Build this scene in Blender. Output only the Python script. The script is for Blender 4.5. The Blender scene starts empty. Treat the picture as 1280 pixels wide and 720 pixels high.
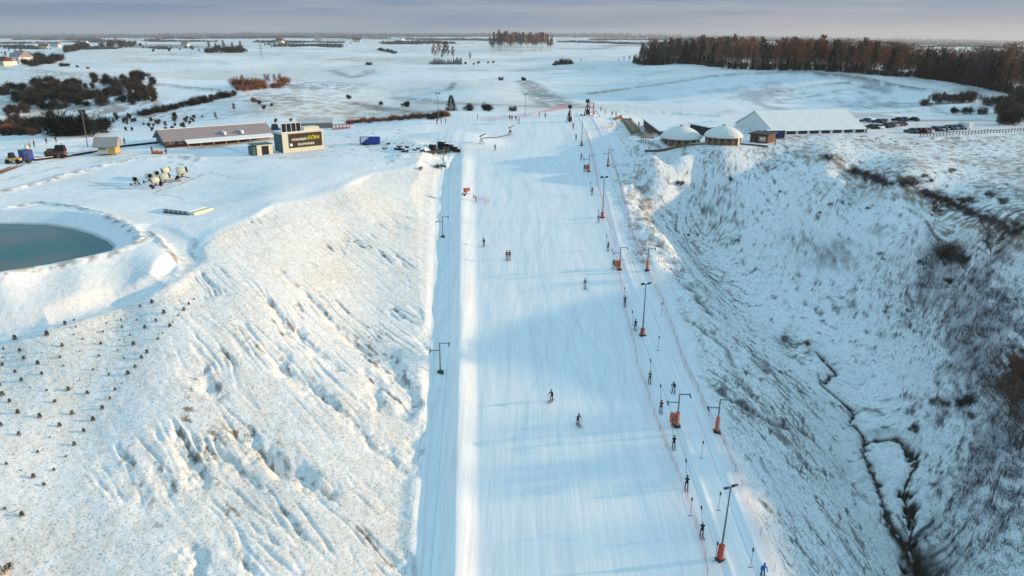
import bpy, math, random, time
import numpy as np
T0 = time.time()
random.seed(7)
RS = np.random.RandomState(11)
scene = bpy.context.scene
COL = scene.collection

# ------------------------------------------------------------------ camera
F = 914.0; W, HH = 1280, 720
PITCH = math.radians(19.07); ROLL = math.radians(0.36)
cp, sp = math.cos(PITCH), math.sin(PITCH)
def ray(px, py):
    a = (px - 640.0) / F; b = -(py - 360.0) / F
    a, b = a * math.cos(ROLL) - b * math.sin(ROLL), a * math.sin(ROLL) + b * math.cos(ROLL)
    return np.array([a, cp + b * sp, -sp + b * cp])
cam_d = bpy.data.cameras.new('camera'); cam = bpy.data.objects.new('camera', cam_d); COL.objects.link(cam)
cam_d.sensor_width = 36; cam_d.lens = 36 * F / W; cam_d.clip_end = 60000; cam_d.clip_start = 1
from mathutils import Matrix, Vector, Euler
cam.matrix_world = Matrix.Rotation(math.pi / 2 - PITCH, 4, 'X') @ Matrix.Rotation(ROLL, 4, 'Z')
scene.camera = cam

# ------------------------------------------------------------------ noise
def _h(ix, iy, s):
    n = (ix.astype(np.int64) * 374761393 + iy.astype(np.int64) * 668265263 + s * 974634777) & 0xffffffff
    n = ((n ^ (n >> 13)) * 1274126177) & 0xffffffff
    return ((n ^ (n >> 16)) & 0xffff).astype(np.float64) / 65535.0
def pn(x, y, s=0):
    x = np.asarray(x, float); y = np.asarray(y, float)
    ix = np.floor(x); iy = np.floor(y); fx = x - ix; fy = y - iy
    ux = fx * fx * (3 - 2 * fx); uy = fy * fy * (3 - 2 * fy)
    def g(a, b):
        th = _h(ix + a, iy + b, s) * 6.2832
        return np.cos(th) * (fx - a) + np.sin(th) * (fy - b)
    return ((g(0, 0) * (1 - ux) + g(1, 0) * ux) * (1 - uy) + (g(0, 1) * (1 - ux) + g(1, 1) * ux) * uy) * 1.5
def fbm(x, y, o=4, s=0, g=.5):
    r = 0; a = 1.0; t = 0
    for i in range(o):
        r = r + a * pn(x * 2 ** i + 13.7 * i, y * 2 ** i - 7.3 * i, s + i); t += a; a *= g
    return r / t
def ridged(x, y, o=3, s=0):
    r = 0; a = 1.0; t = 0
    for i in range(o):
        r = r + a * (1 - np.minimum(1, np.abs(pn(x * 2 ** i + 5.1 * i, y * 2 ** i, s + i)) * 2.2)); t += a; a *= .5
    return r / t
def ss(a, b, x):
    t = np.clip((np.asarray(x, float) - a) / (b - a), 0, 1); return t * t * (3 - 2 * t)

# ------------------------------------------------------------------ terrain control
_zy = [-60, 0, 58, 100, 150, 200, 225, 240, 252, 262, 290, 330, 420]
_zz = [-65, -57.5, -50.3, -44.8, -38.2, -31.6, -28.3, -26.5, -25.5, -25.2, -27.6, -30.5, -32]
_Yf = np.linspace(-60, 420, 2000); _zf = np.interp(_Yf, _zy, _zz)
_k = np.hanning(61); _k /= _k.sum(); _zp = np.pad(_zf, 30, mode='reflect', reflect_type='odd'); _zf = np.convolve(_zp, _k, 'valid')
def zp(Y): return np.interp(Y, _Yf, _zf)
def onp(px, py):
    d = ray(px, py); s = np.linspace(30, 420, 8000)
    z = d[2] * s; k = np.argmax(z < zp(d[1] * s)); return d[0] * s[k], d[1] * s[k]
def atz(px, py, z):
    d = ray(px, py); s = z / d[2]; return d[0] * s, d[1] * s, z
CP = [  # px, py, z
 (530,700,-49.9),(538,560,-47.5),(544,460,-45.0),(547,380,-42.4),(550,300,-38.8),(552,250,-35.6),(555,212,-32.2),
 (520,206,-31.1),(430,236,-30.6),(345,256,-30.4),(270,300,-31.2),(400,205,-30.4),(300,245,-30.4),(228,265,-30.8),(100,250,-30.5),(10,250,-30.5),
 (200,220,-30.5),(480,190,-29.8),(380,190,-29.8),(100,190,-29.2),(270,185,-29.4),(0,205,-29.2),(200,168,-28.0),(80,168,-28),(340,163,-28),(0,180,-28.6),(450,163,-27.8),(540,153,-26),
 (600,150,-25.6),
 (238,330,-32.7),(150,378,-34.2),(0,425,-35.8),(60,330,-30.3),(190,300,-30.3),(200,330,-31),(0,352,-30.3),(100,352,-31.6),
 (0,560,-41),(0,700,-44.5),(100,500,-40),(200,430,-37),(300,360,-34.8),(300,480,-41),(300,600,-45),(300,720,-47),
 (430,480,-43.3),(430,600,-46.3),(430,330,-37.8),(430,280,-34.6),(430,400,-41),(150,620,-43.6),(150,720,-46),(440,250,-31.9),(300,320,-33),(520,225,-33),
 (955,715,-50.4),(905,560,-47.9),(865,460,-45.5),(820,360,-41.7),(795,290,-38.2),(775,215,-32.8),(760,170,-28.4),(750,150,-26.3),
 (985,520,-52.5),(1000,600,-56),(1060,700,-60.5),(930,440,-48.5),(880,370,-44.2),(830,300,-40),(800,240,-35.6),
 (1175,720,-68),(1118,650,-65.5),(1090,580,-62.5),(1070,520,-59.5),(1040,455,-56),(1000,400,-53.5),(940,345,-50),(880,285,-44.5),(830,235,-38),(790,195,-31.5),
 (1280,720,-61),(1200,620,-59.5),(1280,600,-51.5),(1200,520,-53),(1280,480,-44),(1150,450,-51),(1280,390,-38.2),(1150,380,-46),(1100,400,-50),
 (1150,300,-37.5),(1225,330,-34.6),(1060,330,-44.5),(1000,330,-46),(1060,260,-37),(950,290,-43),(960,240,-36),(900,215,-32),(850,205,-30.5),(1000,210,-31),
 (985,184,-27.6),(1060,216,-28.6),(1160,256,-29.3),(1280,305,-30.2),(1120,220,-28.8),(1280,250,-28.8),(1150,190,-28),(1280,190,-27.5),(1040,190,-27.6),
 (900,184,-27.2),(850,187,-27.3),(820,188,-27.5),(900,165,-27),(1000,170,-27),(1100,162,-27),(1200,162,-27),(1280,160,-27),
 (1000,145,-29.5),(800,145,-28.5),(1200,145,-28.5),(700,128,-30.5),(800,120,-30),(900,120,-27.5),(1000,115,-25.5),(1100,115,-25),(1200,130,-27),(1280,130,-26.5),
 (850,95,-27.5),(1000,92,-18.5),(1100,97,-19.5),(900,95,-22.5),(1280,115,-25.5),(870,81,-24.3),(960,87,-24),(1060,90,-24),(1000,70,-34),(1200,85,-30),
 (700,108,-32),(600,112,-28.5),(560,100,-30.5),(500,120,-32),(640,95,-31),(540,90,-31),(650,70,-28),(560,80,-28.5),(700,80,-29),(440,110,-31),(440,85,-29),
 (400,140,-30.5),(450,150,-30.5),(330,135,-29.5),(250,140,-33),(150,150,-36),(60,150,-37),(60,120,-31),(150,118,-30),(0,110,-29),(300,120,-30),
 (100,92,-27),(300,100,-29),(300,75,-30),(100,75,-30),(0,80,-31),(650,60,-29),
]
pts = [atz(*c) for c in CP]
pts += [(150,40,-36),(210,40,-16),(300,60,-4),(420,100,-2),(165,112,-27.5),(260,120,-22),(350,210,-24),(300,300,-27),(120,0,-56),(55,0,-71),(-80,0,-54),(25,0,-60),
        (-150,60,-40),(-220,120,-32),(-320,220,-30),(-400,100,-36),(-10,0,-56),(600,300,-22),(-700,400,-32),(55,40,-70)]
for Yd, zd in ((3000,-30),(6000,-31),(12000,-32)):
    for t in (-3,-.7,-.35,0,.35,.7,3): pts.append((t * Yd, Yd, zd))
for yy in (20,80,120,160,200,235): 
    for xx in (-2, 14): pts.append((xx, yy, float(zp(yy))))
P_ = np.array(pts, float)
def uv(X, Y): return X / (Y + 60.0) * 2.0, np.log(np.maximum(Y + 60.0, 5.0))
def tps(r2): return .5 * r2 * np.log(r2 + 1e-12)
_u, _v = uv(P_[:, 0], P_[:, 1]); n = len(P_)
K = tps((_u[:, None] - _u) ** 2 + (_v[:, None] - _v) ** 2) + np.eye(n) * 4e-4
A = np.zeros((n + 3, n + 3)); A[:n, :n] = K; A[:n, n] = 1; A[:n, n + 1] = _u; A[:n, n + 2] = _v; A[n:, :n] = A[:n, n:].T
_w = np.linalg.solve(A, np.concatenate([P_[:, 2], np.zeros(3)]))
def Hbase(X, Y):
    X = np.asarray(X, float).ravel(); Y = np.asarray(Y, float).ravel(); out = np.empty_like(X)
    for i in range(0, len(X), 60000):
        u, v = uv(X[i:i + 60000], Y[i:i + 60000])
        out[i:i + 60000] = tps((u[:, None] - _u) ** 2 + (v[:, None] - _v) ** 2) @ _w[:n] + _w[n] + _w[n + 1] * u + _w[n + 2] * v
    # far country falls gently away to either side, and low rolling swells
    q = np.clip(np.abs(X / (Y + 60.0)) / .7, 0, 1.6)
    out -= .0052 * q * q * np.maximum(0, Y - 900)
    out += ss(300, 900, Y) * (fbm(X / 330, Y / 520, 3, 5) * 9.0) + ss(290, 420, Y) * fbm(X / 110, Y / 150, 2, 6) * 3.2
    out += ss(2500, 6000, Y) * np.maximum(0, 1 - q) * 22 * (.6 + .8 * fbm(X / 2500, Y / 3000, 2, 9))
    return out
SMAX = np.exp(np.linspace(math.log(40), math.log(14000), 2600))
def G0(px, py, fn=None):
    fn = fn or Hbase
    d = ray(px, py); x, y, z = d[0] * SMAX, d[1] * SMAX, d[2] * SMAX
    h = fn(x, y); k = np.argmax(z < h)
    if k == 0: k = len(SMAX) - 1
    a, b = z[k - 1] - h[k - 1], h[k] - z[k]; s = SMAX[k - 1] + (SMAX[k] - SMAX[k - 1]) * a / max(a + b, 1e-9)
    return np.array([d[0] * s, d[1] * s, float(h[k - 1] + (h[k] - h[k - 1]) * a / max(a + b, 1e-9))])
def pl(ps): return np.array([G0(*p)[:2] for p in ps])
def dpoly(X, Y, P):
    """distance to polyline and arc parameter 0..1"""
    best = np.full(X.shape, 1e9); par = np.zeros(X.shape); n_ = len(P) - 1
    for i in range(n_):
        a, b = P[i], P[i + 1]; d = b - a; L = max((d ** 2).sum(), 1e-9)
        t = np.clip(((X - a[0]) * d[0] + (Y - a[1]) * d[1]) / L, 0, 1)
        r = np.hypot(X - a[0] - t * d[0], Y - a[1] - t * d[1]); m = r < best
        best = np.where(m, r, best); par = np.where(m, (i + t) / n_, par)
    return best, par
def bbox(X, Y, P, m): return (X > P[:, 0].min() - m) & (X < P[:, 0].max() + m) & (Y > P[:, 1].min() - m) & (Y < P[:, 1].max() + m)

def edge(ps):
    q = sorted([onp(*p)[::-1] for p in ps]); return [a for a, b in q], [b for a, b in q]
eE = edge([(527,719),(533,600),(540,500),(545,400),(548,300),(552,240),(556,205),(566,175),(580,158)])
eB = edge([(600,719),(598,600),(598,500),(597,400),(596,300),(594,240),(594,205),(596,180),(600,158)])
eR = edge([(962,719),(905,575),(868,480),(838,400),(805,320),(785,250),(768,195),(756,170),(745,150)])
def XE(Y): return np.interp(Y, *eE)
def XB(Y): return np.interp(Y, *eB)
def XR(Y): return np.interp(Y, *eR)
# pond
POND_Z = -31.4
pond_px = [(-60,283),(-20,280),(20,280),(60,281.5),(90,286),(115,293),(133,301),(142,308),(139,315),(120,321),(90,328),(60,334),(20,342),(-20,350),(-60,360),(-110,372),(-150,340),(-110,300)]
POND = np.array([atz(a, b, POND_Z)[:2] for a, b in pond_px])
def sd_poly(X, Y, P):
    Q = np.vstack([P, P[:1]]); d, _ = dpoly(X, Y, Q); ins = np.zeros(X.shape, bool)
    for i in range(len(P)):
        a, b = Q[i], Q[i + 1]
        c = ((a[1] > Y) != (b[1] > Y)) & (X < (b[0] - a[0]) * (Y - a[1]) / (b[1] - a[1] + 1e-12) + a[0]); ins ^= c
    return np.where(ins, -d, d)
# ridge / cut polylines  (pixel path, height, half width m)
RIDGES = [
 ([(0,241),(60,226),(110,212),(165,200),(225,196),(250,199)], .55, 1.2),
 ([(0,262),(50,253),(90,258),(130,268),(165,285),(176,300)], .45, .9),
 ([(190,290),(205,305),(222,322)], .8, .8),
 ([(0,346),(60,336),(110,326),(150,316),(180,300)], .45, .9),
 ([(0,415),(60,394),(150,366),(215,338),(228,325)], .35, .8),
 ([(766,190),(782,225),(800,265),(822,300),(850,330)], 1.3, 3.0),
 ([(775,139.5),(840,142),(905,146)], 1.0, 2.2),
 ([(0,186),(60,178),(140,171)], .5, 1.6),
 ([(500,196),(530,193),(552,190),(556,200)], .9, 2.0),
 ([(300,117),(220,108),(130,98),(0,88)], 1.0, 4.0),
 ([(735,117),(800,108),(860,101),(930,94),(1010,92)], 1.2, 4.0),
 ([(1010,92),(1060,96),(1110,106),(1165,114)], 1.0, 3.5),
]
CUTS = [  # scarps: path, depth, half width, mud
 ([(815,305),(838,317),(862,337)], 1.0, .85, 1),
 ([(838,330),(860,355),(880,380),(893,394)], 1.1, 1.2, .9),
 ([(860,399),(880,412),(910,435),(922,470),(942,495)], .7, .6, .7),
 ([(877,472),(907,495),(940,512),(962,526),(1012,542),(1042,577),(1065,605),(1085,625),(1105,635)], .7, .45, .8),
 ([(960,410),(980,430),(1010,460)], .6, .5, .6),
 ([(1007,377),(1027,391)], .5, .35, .8),
 ([(950,575),(1000,640),(1050,700),(1070,720)], .4, .6, .5),
]
STREAM = ([(1020,435),(1045,460),(1027,475),(1052,495),(1067,507),(1065,522),(1082,540),(1081,560),(1090,582),(1098,600),(1107,630),(1115,652),(1140,680),(1165,725)], 1.2, .50, 1)
BRANCH = ([(1082,543),(1120,543),(1140,553),(1146,572),(1135,602),(1130,615),(1146,640),(1136,665)], .9, .36, 1)
HOLES = [((1138,556),1.4),((1143,563),1.2),((1134,612),1.5),((1141,628),1.8),((1138,638),1.2),((1132,700),1.1),((1152,690),1.3),((1158,715),1.5),((1145,668),1.3)]
DGUL = [([(478/4+320,360+250/4),(500/4+320,430),(590/4+320,360+340/4),(640/4+320,360+400/4)], .5, .8),
        ([(912/2,430),(480,440),(497,470),(520,503)], 1.0, 1.6),
        ([(455,465),(470,480),(470,510),(500,518),(515,500)], .6, 1.0),
        ([(535,410),(533,430),(538,450)], .8, 1.0),
        ([(524,530),(522,560),(521,588)], .7, .9),([(510,695),(512,725)], .8, .9),
        ([(340,440),(358,465),(372,480)], .8, 1.0),([(382,478),(400,495),(415,505)], .9, 1.0),([(245,465),(262,480),(262,492)], 1.0, 1.6),
        ([(222,545),(240,575),(250,605)], .9, .8),([(240,550),(290,580),(320,605)], .6, .6),([(345,575),(375,590),(405,612)], 1.0, 1.1),([(300,545),(330,570),(372,600)], .8, .9),
        ([(350,340),(400,385),(440,430)], .5, .7),([(335,380),(360,410),(420,460)], .7, .9),([(235,685),(250,720)], .9, .8),([(290,690),(320,720)], .6, .6),([(330,570),(350,590)],.7,.7),
        ([(420,505),(460,545),(510,590)], .6, .7),([(140,580),(165,610),(190,640)], .5, 1.6),([(175,560),(205,600),(225,630)],.4,1.0)]
RW = [(pl(a), b, c) for a, b, c in RIDGES]
CW = [(pl(a), b, c, d) for a, b, c, d in CUTS]
SW = (pl(STREAM[0]), STREAM[1], STREAM[2]); BW = (pl(BRANCH[0]), BRANCH[1], BRANCH[2])
HW = [(G0(*a)[:2], r) for a, r in HOLES]
DW = [(pl(a), b, c) for a, b, c in DGUL]
# moved down the field: a boundary line that divides the steeper hillside from the flat above
LIP = pl([(0,425),(60,405),(150,378),(205,352),(238,330),(262,300),(345,257),(430,235),(470,218),(520,206),(556,200)])
MOUND = G0(560, 178)[:2]
PADC = G0(885, 173)[:2]
TRK = pl([(-60,440),(0,424),(60,404),(150,377),(205,350),(236,326),(222,300),(190,282)])
TRKT = np.linspace(0, 1, len(TRK)); TRKZ = Hbase(TRK[:, 0], TRK[:, 1])
fd = np.array([math.cos(math.radians(-43)), math.sin(math.radians(-43))]); fq = np.array([-fd[1], fd[0]])
fdr = np.array([math.cos(math.radians(-36)), math.sin(math.radians(-36))])

def shape(X, Y, attr=False):
    X = np.asarray(X, float); sh = X.shape; X = X.ravel(); Y = np.asarray(Y, float).ravel()
    b = Hbase(X, Y); z = b.copy(); nr = Y < 420
    xe, xb, xr = XE(Y), XB(Y), XR(Y)
    # -- left hillside mask (below the lip)
    left = (X < xe) & (Y < 215) & (X > -150)
    liplv = np.interp(X, LIP[:, 0], LIP[:, 1])
    fieldm = ss(0, 3, xe - X) * ss(-1, 5, liplv - Y) * ss(-150, -110, X)
    # rills along the fall line
    a_ = X * fd[0] + Y * fd[1]; c_ = X * fq[0] + Y * fq[1]
    a2 = X * fdr[0] + Y * fdr[1]; c2 = -X * fdr[1] + Y * fdr[0]
    wp = fbm(X / 9, Y / 9, 3, 21) * 1.3
    brk = ss(-.25, .15, fbm(c_ / 5 + 7, a_ / 9, 2, 33))
    rr = ridged((c_ + wp) / 3.1, (a_ + wp) / 34, 3, 31) * (.55 + .45 * brk)
    rmask = ss(.02, .5, fbm(X / 22 + 3, Y / 22, 2, 41) + ss(-46, -24, X) * .44 * ss(160, 112, Y) + .04) * fieldm
    rr3 = ridged((c_ + wp * .6) / 1.7, (a_ + wp) / 12, 2, 37)
    z -= fieldm * rmask * (.66 * np.clip(rr - .68, 0, 1) ** 1.1 * 2.8 + .42 * (.3 + .7 * brk) * np.clip(rr3 - .58, 0, 1) * 1.8)
    rr2 = fbm((c_ + wp) / 1.6, a_ / 6, 3, 51)
    z += fieldm * .07 * rr2 + (1 - ss(-.5, .0, X - xe)) * .035 * fbm(X / .75, Y / .75, 2, 53) * ss(160, 90, Y)
    gmud = np.zeros_like(X)
    for P, dep, wd in DW:
        m = bbox(X, Y, P, 9)
        if m.any():
            wob = fbm(X[m] / 2.2, Y[m] / 2.2, 3, 61) * 1.3
            d, t = dpoly(X[m] + wob, Y[m] + wob * .7, P); env = np.sin(np.pi * np.clip(t, .12, .88)) ** .6
            g = np.exp(-(d / wd) ** 2)
            side = (X[m] - np.interp(Y[m], P[::-1, 1], P[::-1, 0]))
            z[m] -= .9 * dep * g * env
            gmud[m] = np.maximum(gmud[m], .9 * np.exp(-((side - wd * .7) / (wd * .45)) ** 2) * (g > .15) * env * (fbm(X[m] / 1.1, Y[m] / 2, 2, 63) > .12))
    # soft swells on the hillside
    z += fieldm * 1.0 * fbm(X / 22, Y / 26, 2, 71)
    # -- plateau roughness
    plat = ss(-3, 2, Y - liplv) * (X < xe) * ss(262, 240, Y)
    z += plat * (.25 * fbm(X / 14, Y / 9, 3, 81) + .04 * fbm(X / 1.5, Y / 1.5, 2, 82))
    # crisp shoulder at the lip
    dl, _ = dpoly(X, Y, LIP)
    m = (X < xe)
    z += m * .35 * np.exp(-(dl / 2.0) ** 2)
    dt, tpar = dpoly(X, Y, TRK); tr = np.exp(-(dt / 2.1) ** 4) * (X < xe)
    zt = np.interp(tpar, TRKT, TRKZ) - .45
    z = z * (1 - tr) + zt * tr
    # -- right side valley and bank
    right = ss(0, 5, X - xr) * ss(262, 235, Y)
    wv = fbm(X / 7, Y / 7, 3, 91) * 2
    bk = ridged((c2 + wv) / 3.0, (a2 + wv) / 15, 3, 95)
    dstr, _ = dpoly(X, Y, SW[0])
    bank = right * ss(34, 20, X - xr) * ss(210, 175, Y)
    z -= bank * .38 * np.clip(bk - .55, 0, 1) * 2
    z += right * (.30 * fbm(X / 9, Y / 12, 3, 101) + .12 * fbm(X / 2.0, Y / 2.5, 3, 102) + .06 * fbm(X / .6, Y / .8, 2, 103))
    mud = np.zeros_like(X); scar = gmud
    for P, dep, wd, md in CW:
        m = bbox(X, Y, P, 6)
        if m.any():
            wob = fbm(X[m] / 1.5, Y[m] / 1.5, 3, 111) * 1.0
            d, t = dpoly(X[m] + wob, Y[m] + wob, P); br = ss(-.28, .12, fbm(X[m] / 2.5, Y[m] / 2.5, 2, 112))
            z[m] -= dep * np.exp(-(d / wd / 1.3) ** 2) * (.35 + .65 * br); scar[m] = np.maximum(scar[m], md * np.exp(-(d / wd) ** 2) * br)
    for P, dep, wd in (SW, BW):
        m = bbox(X, Y, P, 8)
        if m.any():
            wob = fbm(X[m] / 1.2, Y[m] / 1.2, 3, 121) * .9
            d, t = dpoly(X[m] + wob, Y[m] - wob, P); w2 = wd * (1 + 3.2 * ss(.76, 1, t) * (P is SW[0]))
            z[m] -= dep * np.exp(-(d / (w2 * 2.2)) ** 2); mud[m] = np.maximum(mud[m], np.exp(-(d / w2) ** 4) * ss(-.65, -.3, fbm(X[m] / .9, Y[m] / .9, 2, 124)))
    for (hx, hy), r in HW:
        m = (np.abs(X - hx) < 6) & (np.abs(Y - hy) < 6)
        if m.any():
            d = np.hypot((X[m] - hx) * 1.3, Y[m] - hy) + fbm(X[m] / .9, Y[m] / .9, 3, 131) * 1.0
            z[m] -= .9 * np.exp(-(d / r) ** 2); mud[m] = np.maximum(mud[m], ss(r * .75, r * .5, d))
    # -- piste corridor
    py_ = ss(276, 258, Y)
    q = np.clip((X - xe) / np.maximum(xb - xe, .5), -1, 2)
    zc = zp(Y); wtop0 = ss(190, 215, Y)
    wob = fbm(X / 30, Y / 5, 3, 141)
    bh = .95 * ss(222, 190, Y) * (.8 + .35 * fbm(Y / 9, Y * 0 + 3, 2, 142))
    fdt = 1 - wtop0
    prof = np.where(q < .30, -.25 + .12 * np.sin(q * 20), np.where(q < .58, -.25 + (bh + .25) * ss(.30, .58, q), bh * (1 - ss(.56, 1.02, q))))
    pz = zc + prof * fdt * (q >= 0) + .07 * fbm(X / 3.0, Y / 18, 3, 143) + .16 * fbm(X / 9, Y / 30, 2, 144)
    pz += .5 * ss(.15, .9, (X - xb) / np.maximum(xr - xb, 1)) * 0
    wtop = ss(196, 222, Y); wl = ss(-1.7 - .9 * ss(95, 150, Y) - 26 * wtop, .05 - 6 * wtop, X - xe)
    wr = 1 - ss(-1.0, 3.0, X - xr)
    wpst = wl * wr * py_
    lim = zc + .05 + (.30 - .14 * ss(95, 140, Y)) * np.maximum(0, xe - X) + .035 * np.maximum(0, xe - X) ** 2 + .05 * fbm(X / 2, Y / 2, 2, 146)
    z = np.where((X < xe + 1) & (xe - X < 16) & (Y < 215), np.minimum(z, lim), z)
    z = z * (1 - wpst) + pz * wpst
    # tow tracks on the right of the piste
    fr = (X - xb) / np.maximum(xr - xb, 1)
    z += wpst * (.12 * np.exp(-((fr - .87) / .010) ** 2) + .16 * np.exp(-((fr - .985) / .012) ** 2))
    # bank lip on the left border
    z += .13 * np.exp(-((X - xe + 1.5) / .8) ** 2) * ss(190, 150, Y) * (.7 + .8 * fbm(Y / 3, Y * 0, 2, 145))
    z += .9 * np.exp(-(((X - MOUND[0]) / 12) ** 2 + ((Y - MOUND[1] - 6) / 9) ** 2) ** 1.5) * 3.0
    for P, h, wd in RW:
        m = bbox(X, Y, P, wd * 5 + 6)
        if m.any():
            wob = fbm(X[m] / 3, Y[m] / 3, 3, 151) * wd * .5
            d, t = dpoly(X[m] + wob, Y[m] + wob, P)
            z[m] += h * np.exp(-(d / wd) ** 2) * (.75 + .5 * fbm(X[m] / 2, Y[m] / 2, 2, 152))
    pd = ((X - PADC[0]) / 27) ** 2 + ((Y - PADC[1]) / 15) ** 2; pk = ss(1.9, .6, pd)
    z = z * (1 - pk) + (-27.25 + .05 * fbm(X / 4, Y / 4, 2, 155)) * pk
    # -- pond basin
    m = bbox(X, Y, POND, 14)
    sdp = np.full_like(X, 99.)
    if m.any():
        d = sd_poly(X[m], Y[m], POND); sdp[m] = d
        bas = POND_Z + np.where(d < 0, .5 * d, .42 * d)
        bas = np.maximum(bas, POND_Z - 2.2)
        z[m] = np.minimum(z[m], bas)
    # far roughness
    far = ss(262, 300, Y)
    z += far * (.25 * fbm(X / 12, Y / 20, 3, 161))
    if not attr: return z.reshape(sh)
    return z, dict(fieldm=fieldm, rr=rr * rmask, plat=plat, right=right, bank=bank, bk=bk, mud=mud, scar=scar, wpst=wpst, q=q, tr=tr, dl=dl, a=a_, c=c_, a2=a2, c2=c2, fr=fr, sdp=sdp, rr2=rr2)
def G(px, py): return G0(px, py, shape)
def hz(x, y): return float(shape(np.array([x]), np.array([y]))[0])

# ------------------------------------------------------------------ materials
def srgb(r, g, b):
    f = lambda c: (c / 255 / 12.92) if c / 255 <= .04045 else ((c / 255 + .055) / 1.055) ** 2.4
    return (f(r), f(g), f(b), 1)
def new_mat(name):
    m = bpy.data.materials.new(name); m.use_nodes = True; nt = m.node_tree; b = nt.nodes['Principled BSDF']
    b.inputs['Specular IOR Level'].default_value = .25
    return m, nt, b
_mc = {}
def mat(name, c, rough=.7, var=.25, scale=3.0, metal=0, bump=0.0):
    if name in _mc: return _mc[name]
    m, nt, b = new_mat(name); N, L = nt.nodes, nt.links
    tc = N.new('ShaderNodeTexCoord'); ns = N.new('ShaderNodeTexNoise'); ns.inputs['Scale'].default_value = scale; ns.inputs['Detail'].default_value = 4
    L.new(tc.outputs['Object'], ns.inputs['Vector'])
    mx = N.new('ShaderNodeMix'); mx.data_type = 'RGBA'
    mx.inputs['A'].default_value = tuple(x * (1 - var) for x in c[:3]) + (1,); mx.inputs['B'].default_value = tuple(min(1, x * (1 + var)) for x in c[:3]) + (1,)
    L.new(ns.outputs['Fac'], mx.inputs['Factor']); L.new(mx.outputs['Result'], b.inputs['Base Color'])
    b.inputs['Roughness'].default_value = rough; b.inputs['Metallic'].default_value = metal
    if bump:
        bp = N.new('ShaderNodeBump'); bp.inputs['Strength'].default_value = bump; L.new(ns.outputs['Fac'], bp.inputs['Height']); L.new(bp.outputs['Normal'], b.inputs['Normal'])
    _mc[name] = m; return m

# ground: colour per vertex, fine procedural grain in the shader
gm, nt, b = new_mat('snow_ground'); N, L = nt.nodes, nt.links
at = N.new('ShaderNodeVertexColor'); at.layer_name = 'Col'
geo = N.new('ShaderNodeNewGeometry')
n1 = N.new('ShaderNodeTexNoise'); n1.inputs['Scale'].default_value = 1.6; n1.inputs['Detail'].default_value = 6; n1.inputs['Roughness'].default_value = .68
L.new(geo.outputs['Position'], n1.inputs['Vector'])
mp = N.new('ShaderNodeMapping'); mp.inputs['Scale'].default_value = (3.2, .12, .12); L.new(geo.outputs['Position'], mp.inputs['Vector'])
n2 = N.new('ShaderNodeTexNoise'); n2.inputs['Scale'].default_value = 1; n2.inputs['Detail'].default_value = 5; L.new(mp.outputs['Vector'], n2.inputs['Vector'])
mh = N.new('ShaderNodeMix'); mh.data_type = 'FLOAT'; L.new(at.outputs['Alpha'], mh.inputs['Factor']); 
sc = N.new('ShaderNodeMath'); sc.operation = 'MULTIPLY'; sc.inputs[1].default_value = .2; L.new(n2.outputs['Fac'], sc.inputs[0])
L.new(sc.outputs[0], mh.inputs['A']); L.new(n1.outputs['Fac'], mh.inputs['B'])
bp = N.new('ShaderNodeBump'); bp.inputs['Strength'].default_value = .6; bp.inputs['Distance'].default_value = .26
L.new(mh.outputs['Result'], bp.inputs['Height']); L.new(bp.outputs['Normal'], b.inputs['Normal'])
# albedo grain
cr = N.new('ShaderNodeMapRange'); cr.inputs['From Min'].default_value = .3; cr.inputs['From Max'].default_value = .62; cr.inputs['To Min'].default_value = .86; cr.inputs['To Max'].default_value = 1.03
L.new(n1.outputs['Fac'], cr.inputs['Value'])
c2 = N.new('ShaderNodeMapRange'); c2.inputs['From Min'].default_value = .3; c2.inputs['From Max'].default_value = .7; c2.inputs['To Min'].default_value = .91; c2.inputs['To Max'].default_value = 1.03
L.new(n2.outputs['Fac'], c2.inputs['Value'])
mc = N.new('ShaderNodeMix'); mc.data_type = 'FLOAT'; L.new(at.outputs['Alpha'], mc.inputs['Factor']); L.new(c2.outputs['Result'], mc.inputs['A']); L.new(cr.outputs['Result'], mc.inputs['B'])
n3 = N.new('ShaderNodeTexNoise'); n3.inputs['Scale'].default_value = 4.5; n3.inputs['Detail'].default_value = 3; L.new(geo.outputs['Position'], n3.inputs['Vector'])
c3 = N.new('ShaderNodeMapRange'); c3.inputs['From Min'].default_value = .56; c3.inputs['From Max'].default_value = .68; c3.inputs['To Min'].default_value = 1; c3.inputs['To Max'].default_value = .50; L.new(n3.outputs['Fac'], c3.inputs['Value'])
m4 = N.new('ShaderNodeMix'); m4.data_type = 'FLOAT'; L.new(at.outputs['Alpha'], m4.inputs['Factor']); m4.inputs['A'].default_value = 1; L.new(c3.outputs['Result'], m4.inputs['B'])
m5 = N.new('ShaderNodeMath'); m5.operation = 'MULTIPLY'; L.new(m4.outputs['Result'], m5.inputs[0]); L.new(mc.outputs['Result'], m5.inputs[1]); mc = m5
vm = N.new('ShaderNodeVectorMath'); vm.operation = 'SCALE'; L.new(at.outputs['Color'], vm.inputs[0]); L.new(mc.outputs[0], vm.inputs['Scale'])
L.new(vm.outputs['Vector'], b.inputs['Base Color']); b.inputs['Roughness'].default_value = .65; b.inputs['Specular IOR Level'].default_value = .2

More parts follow.
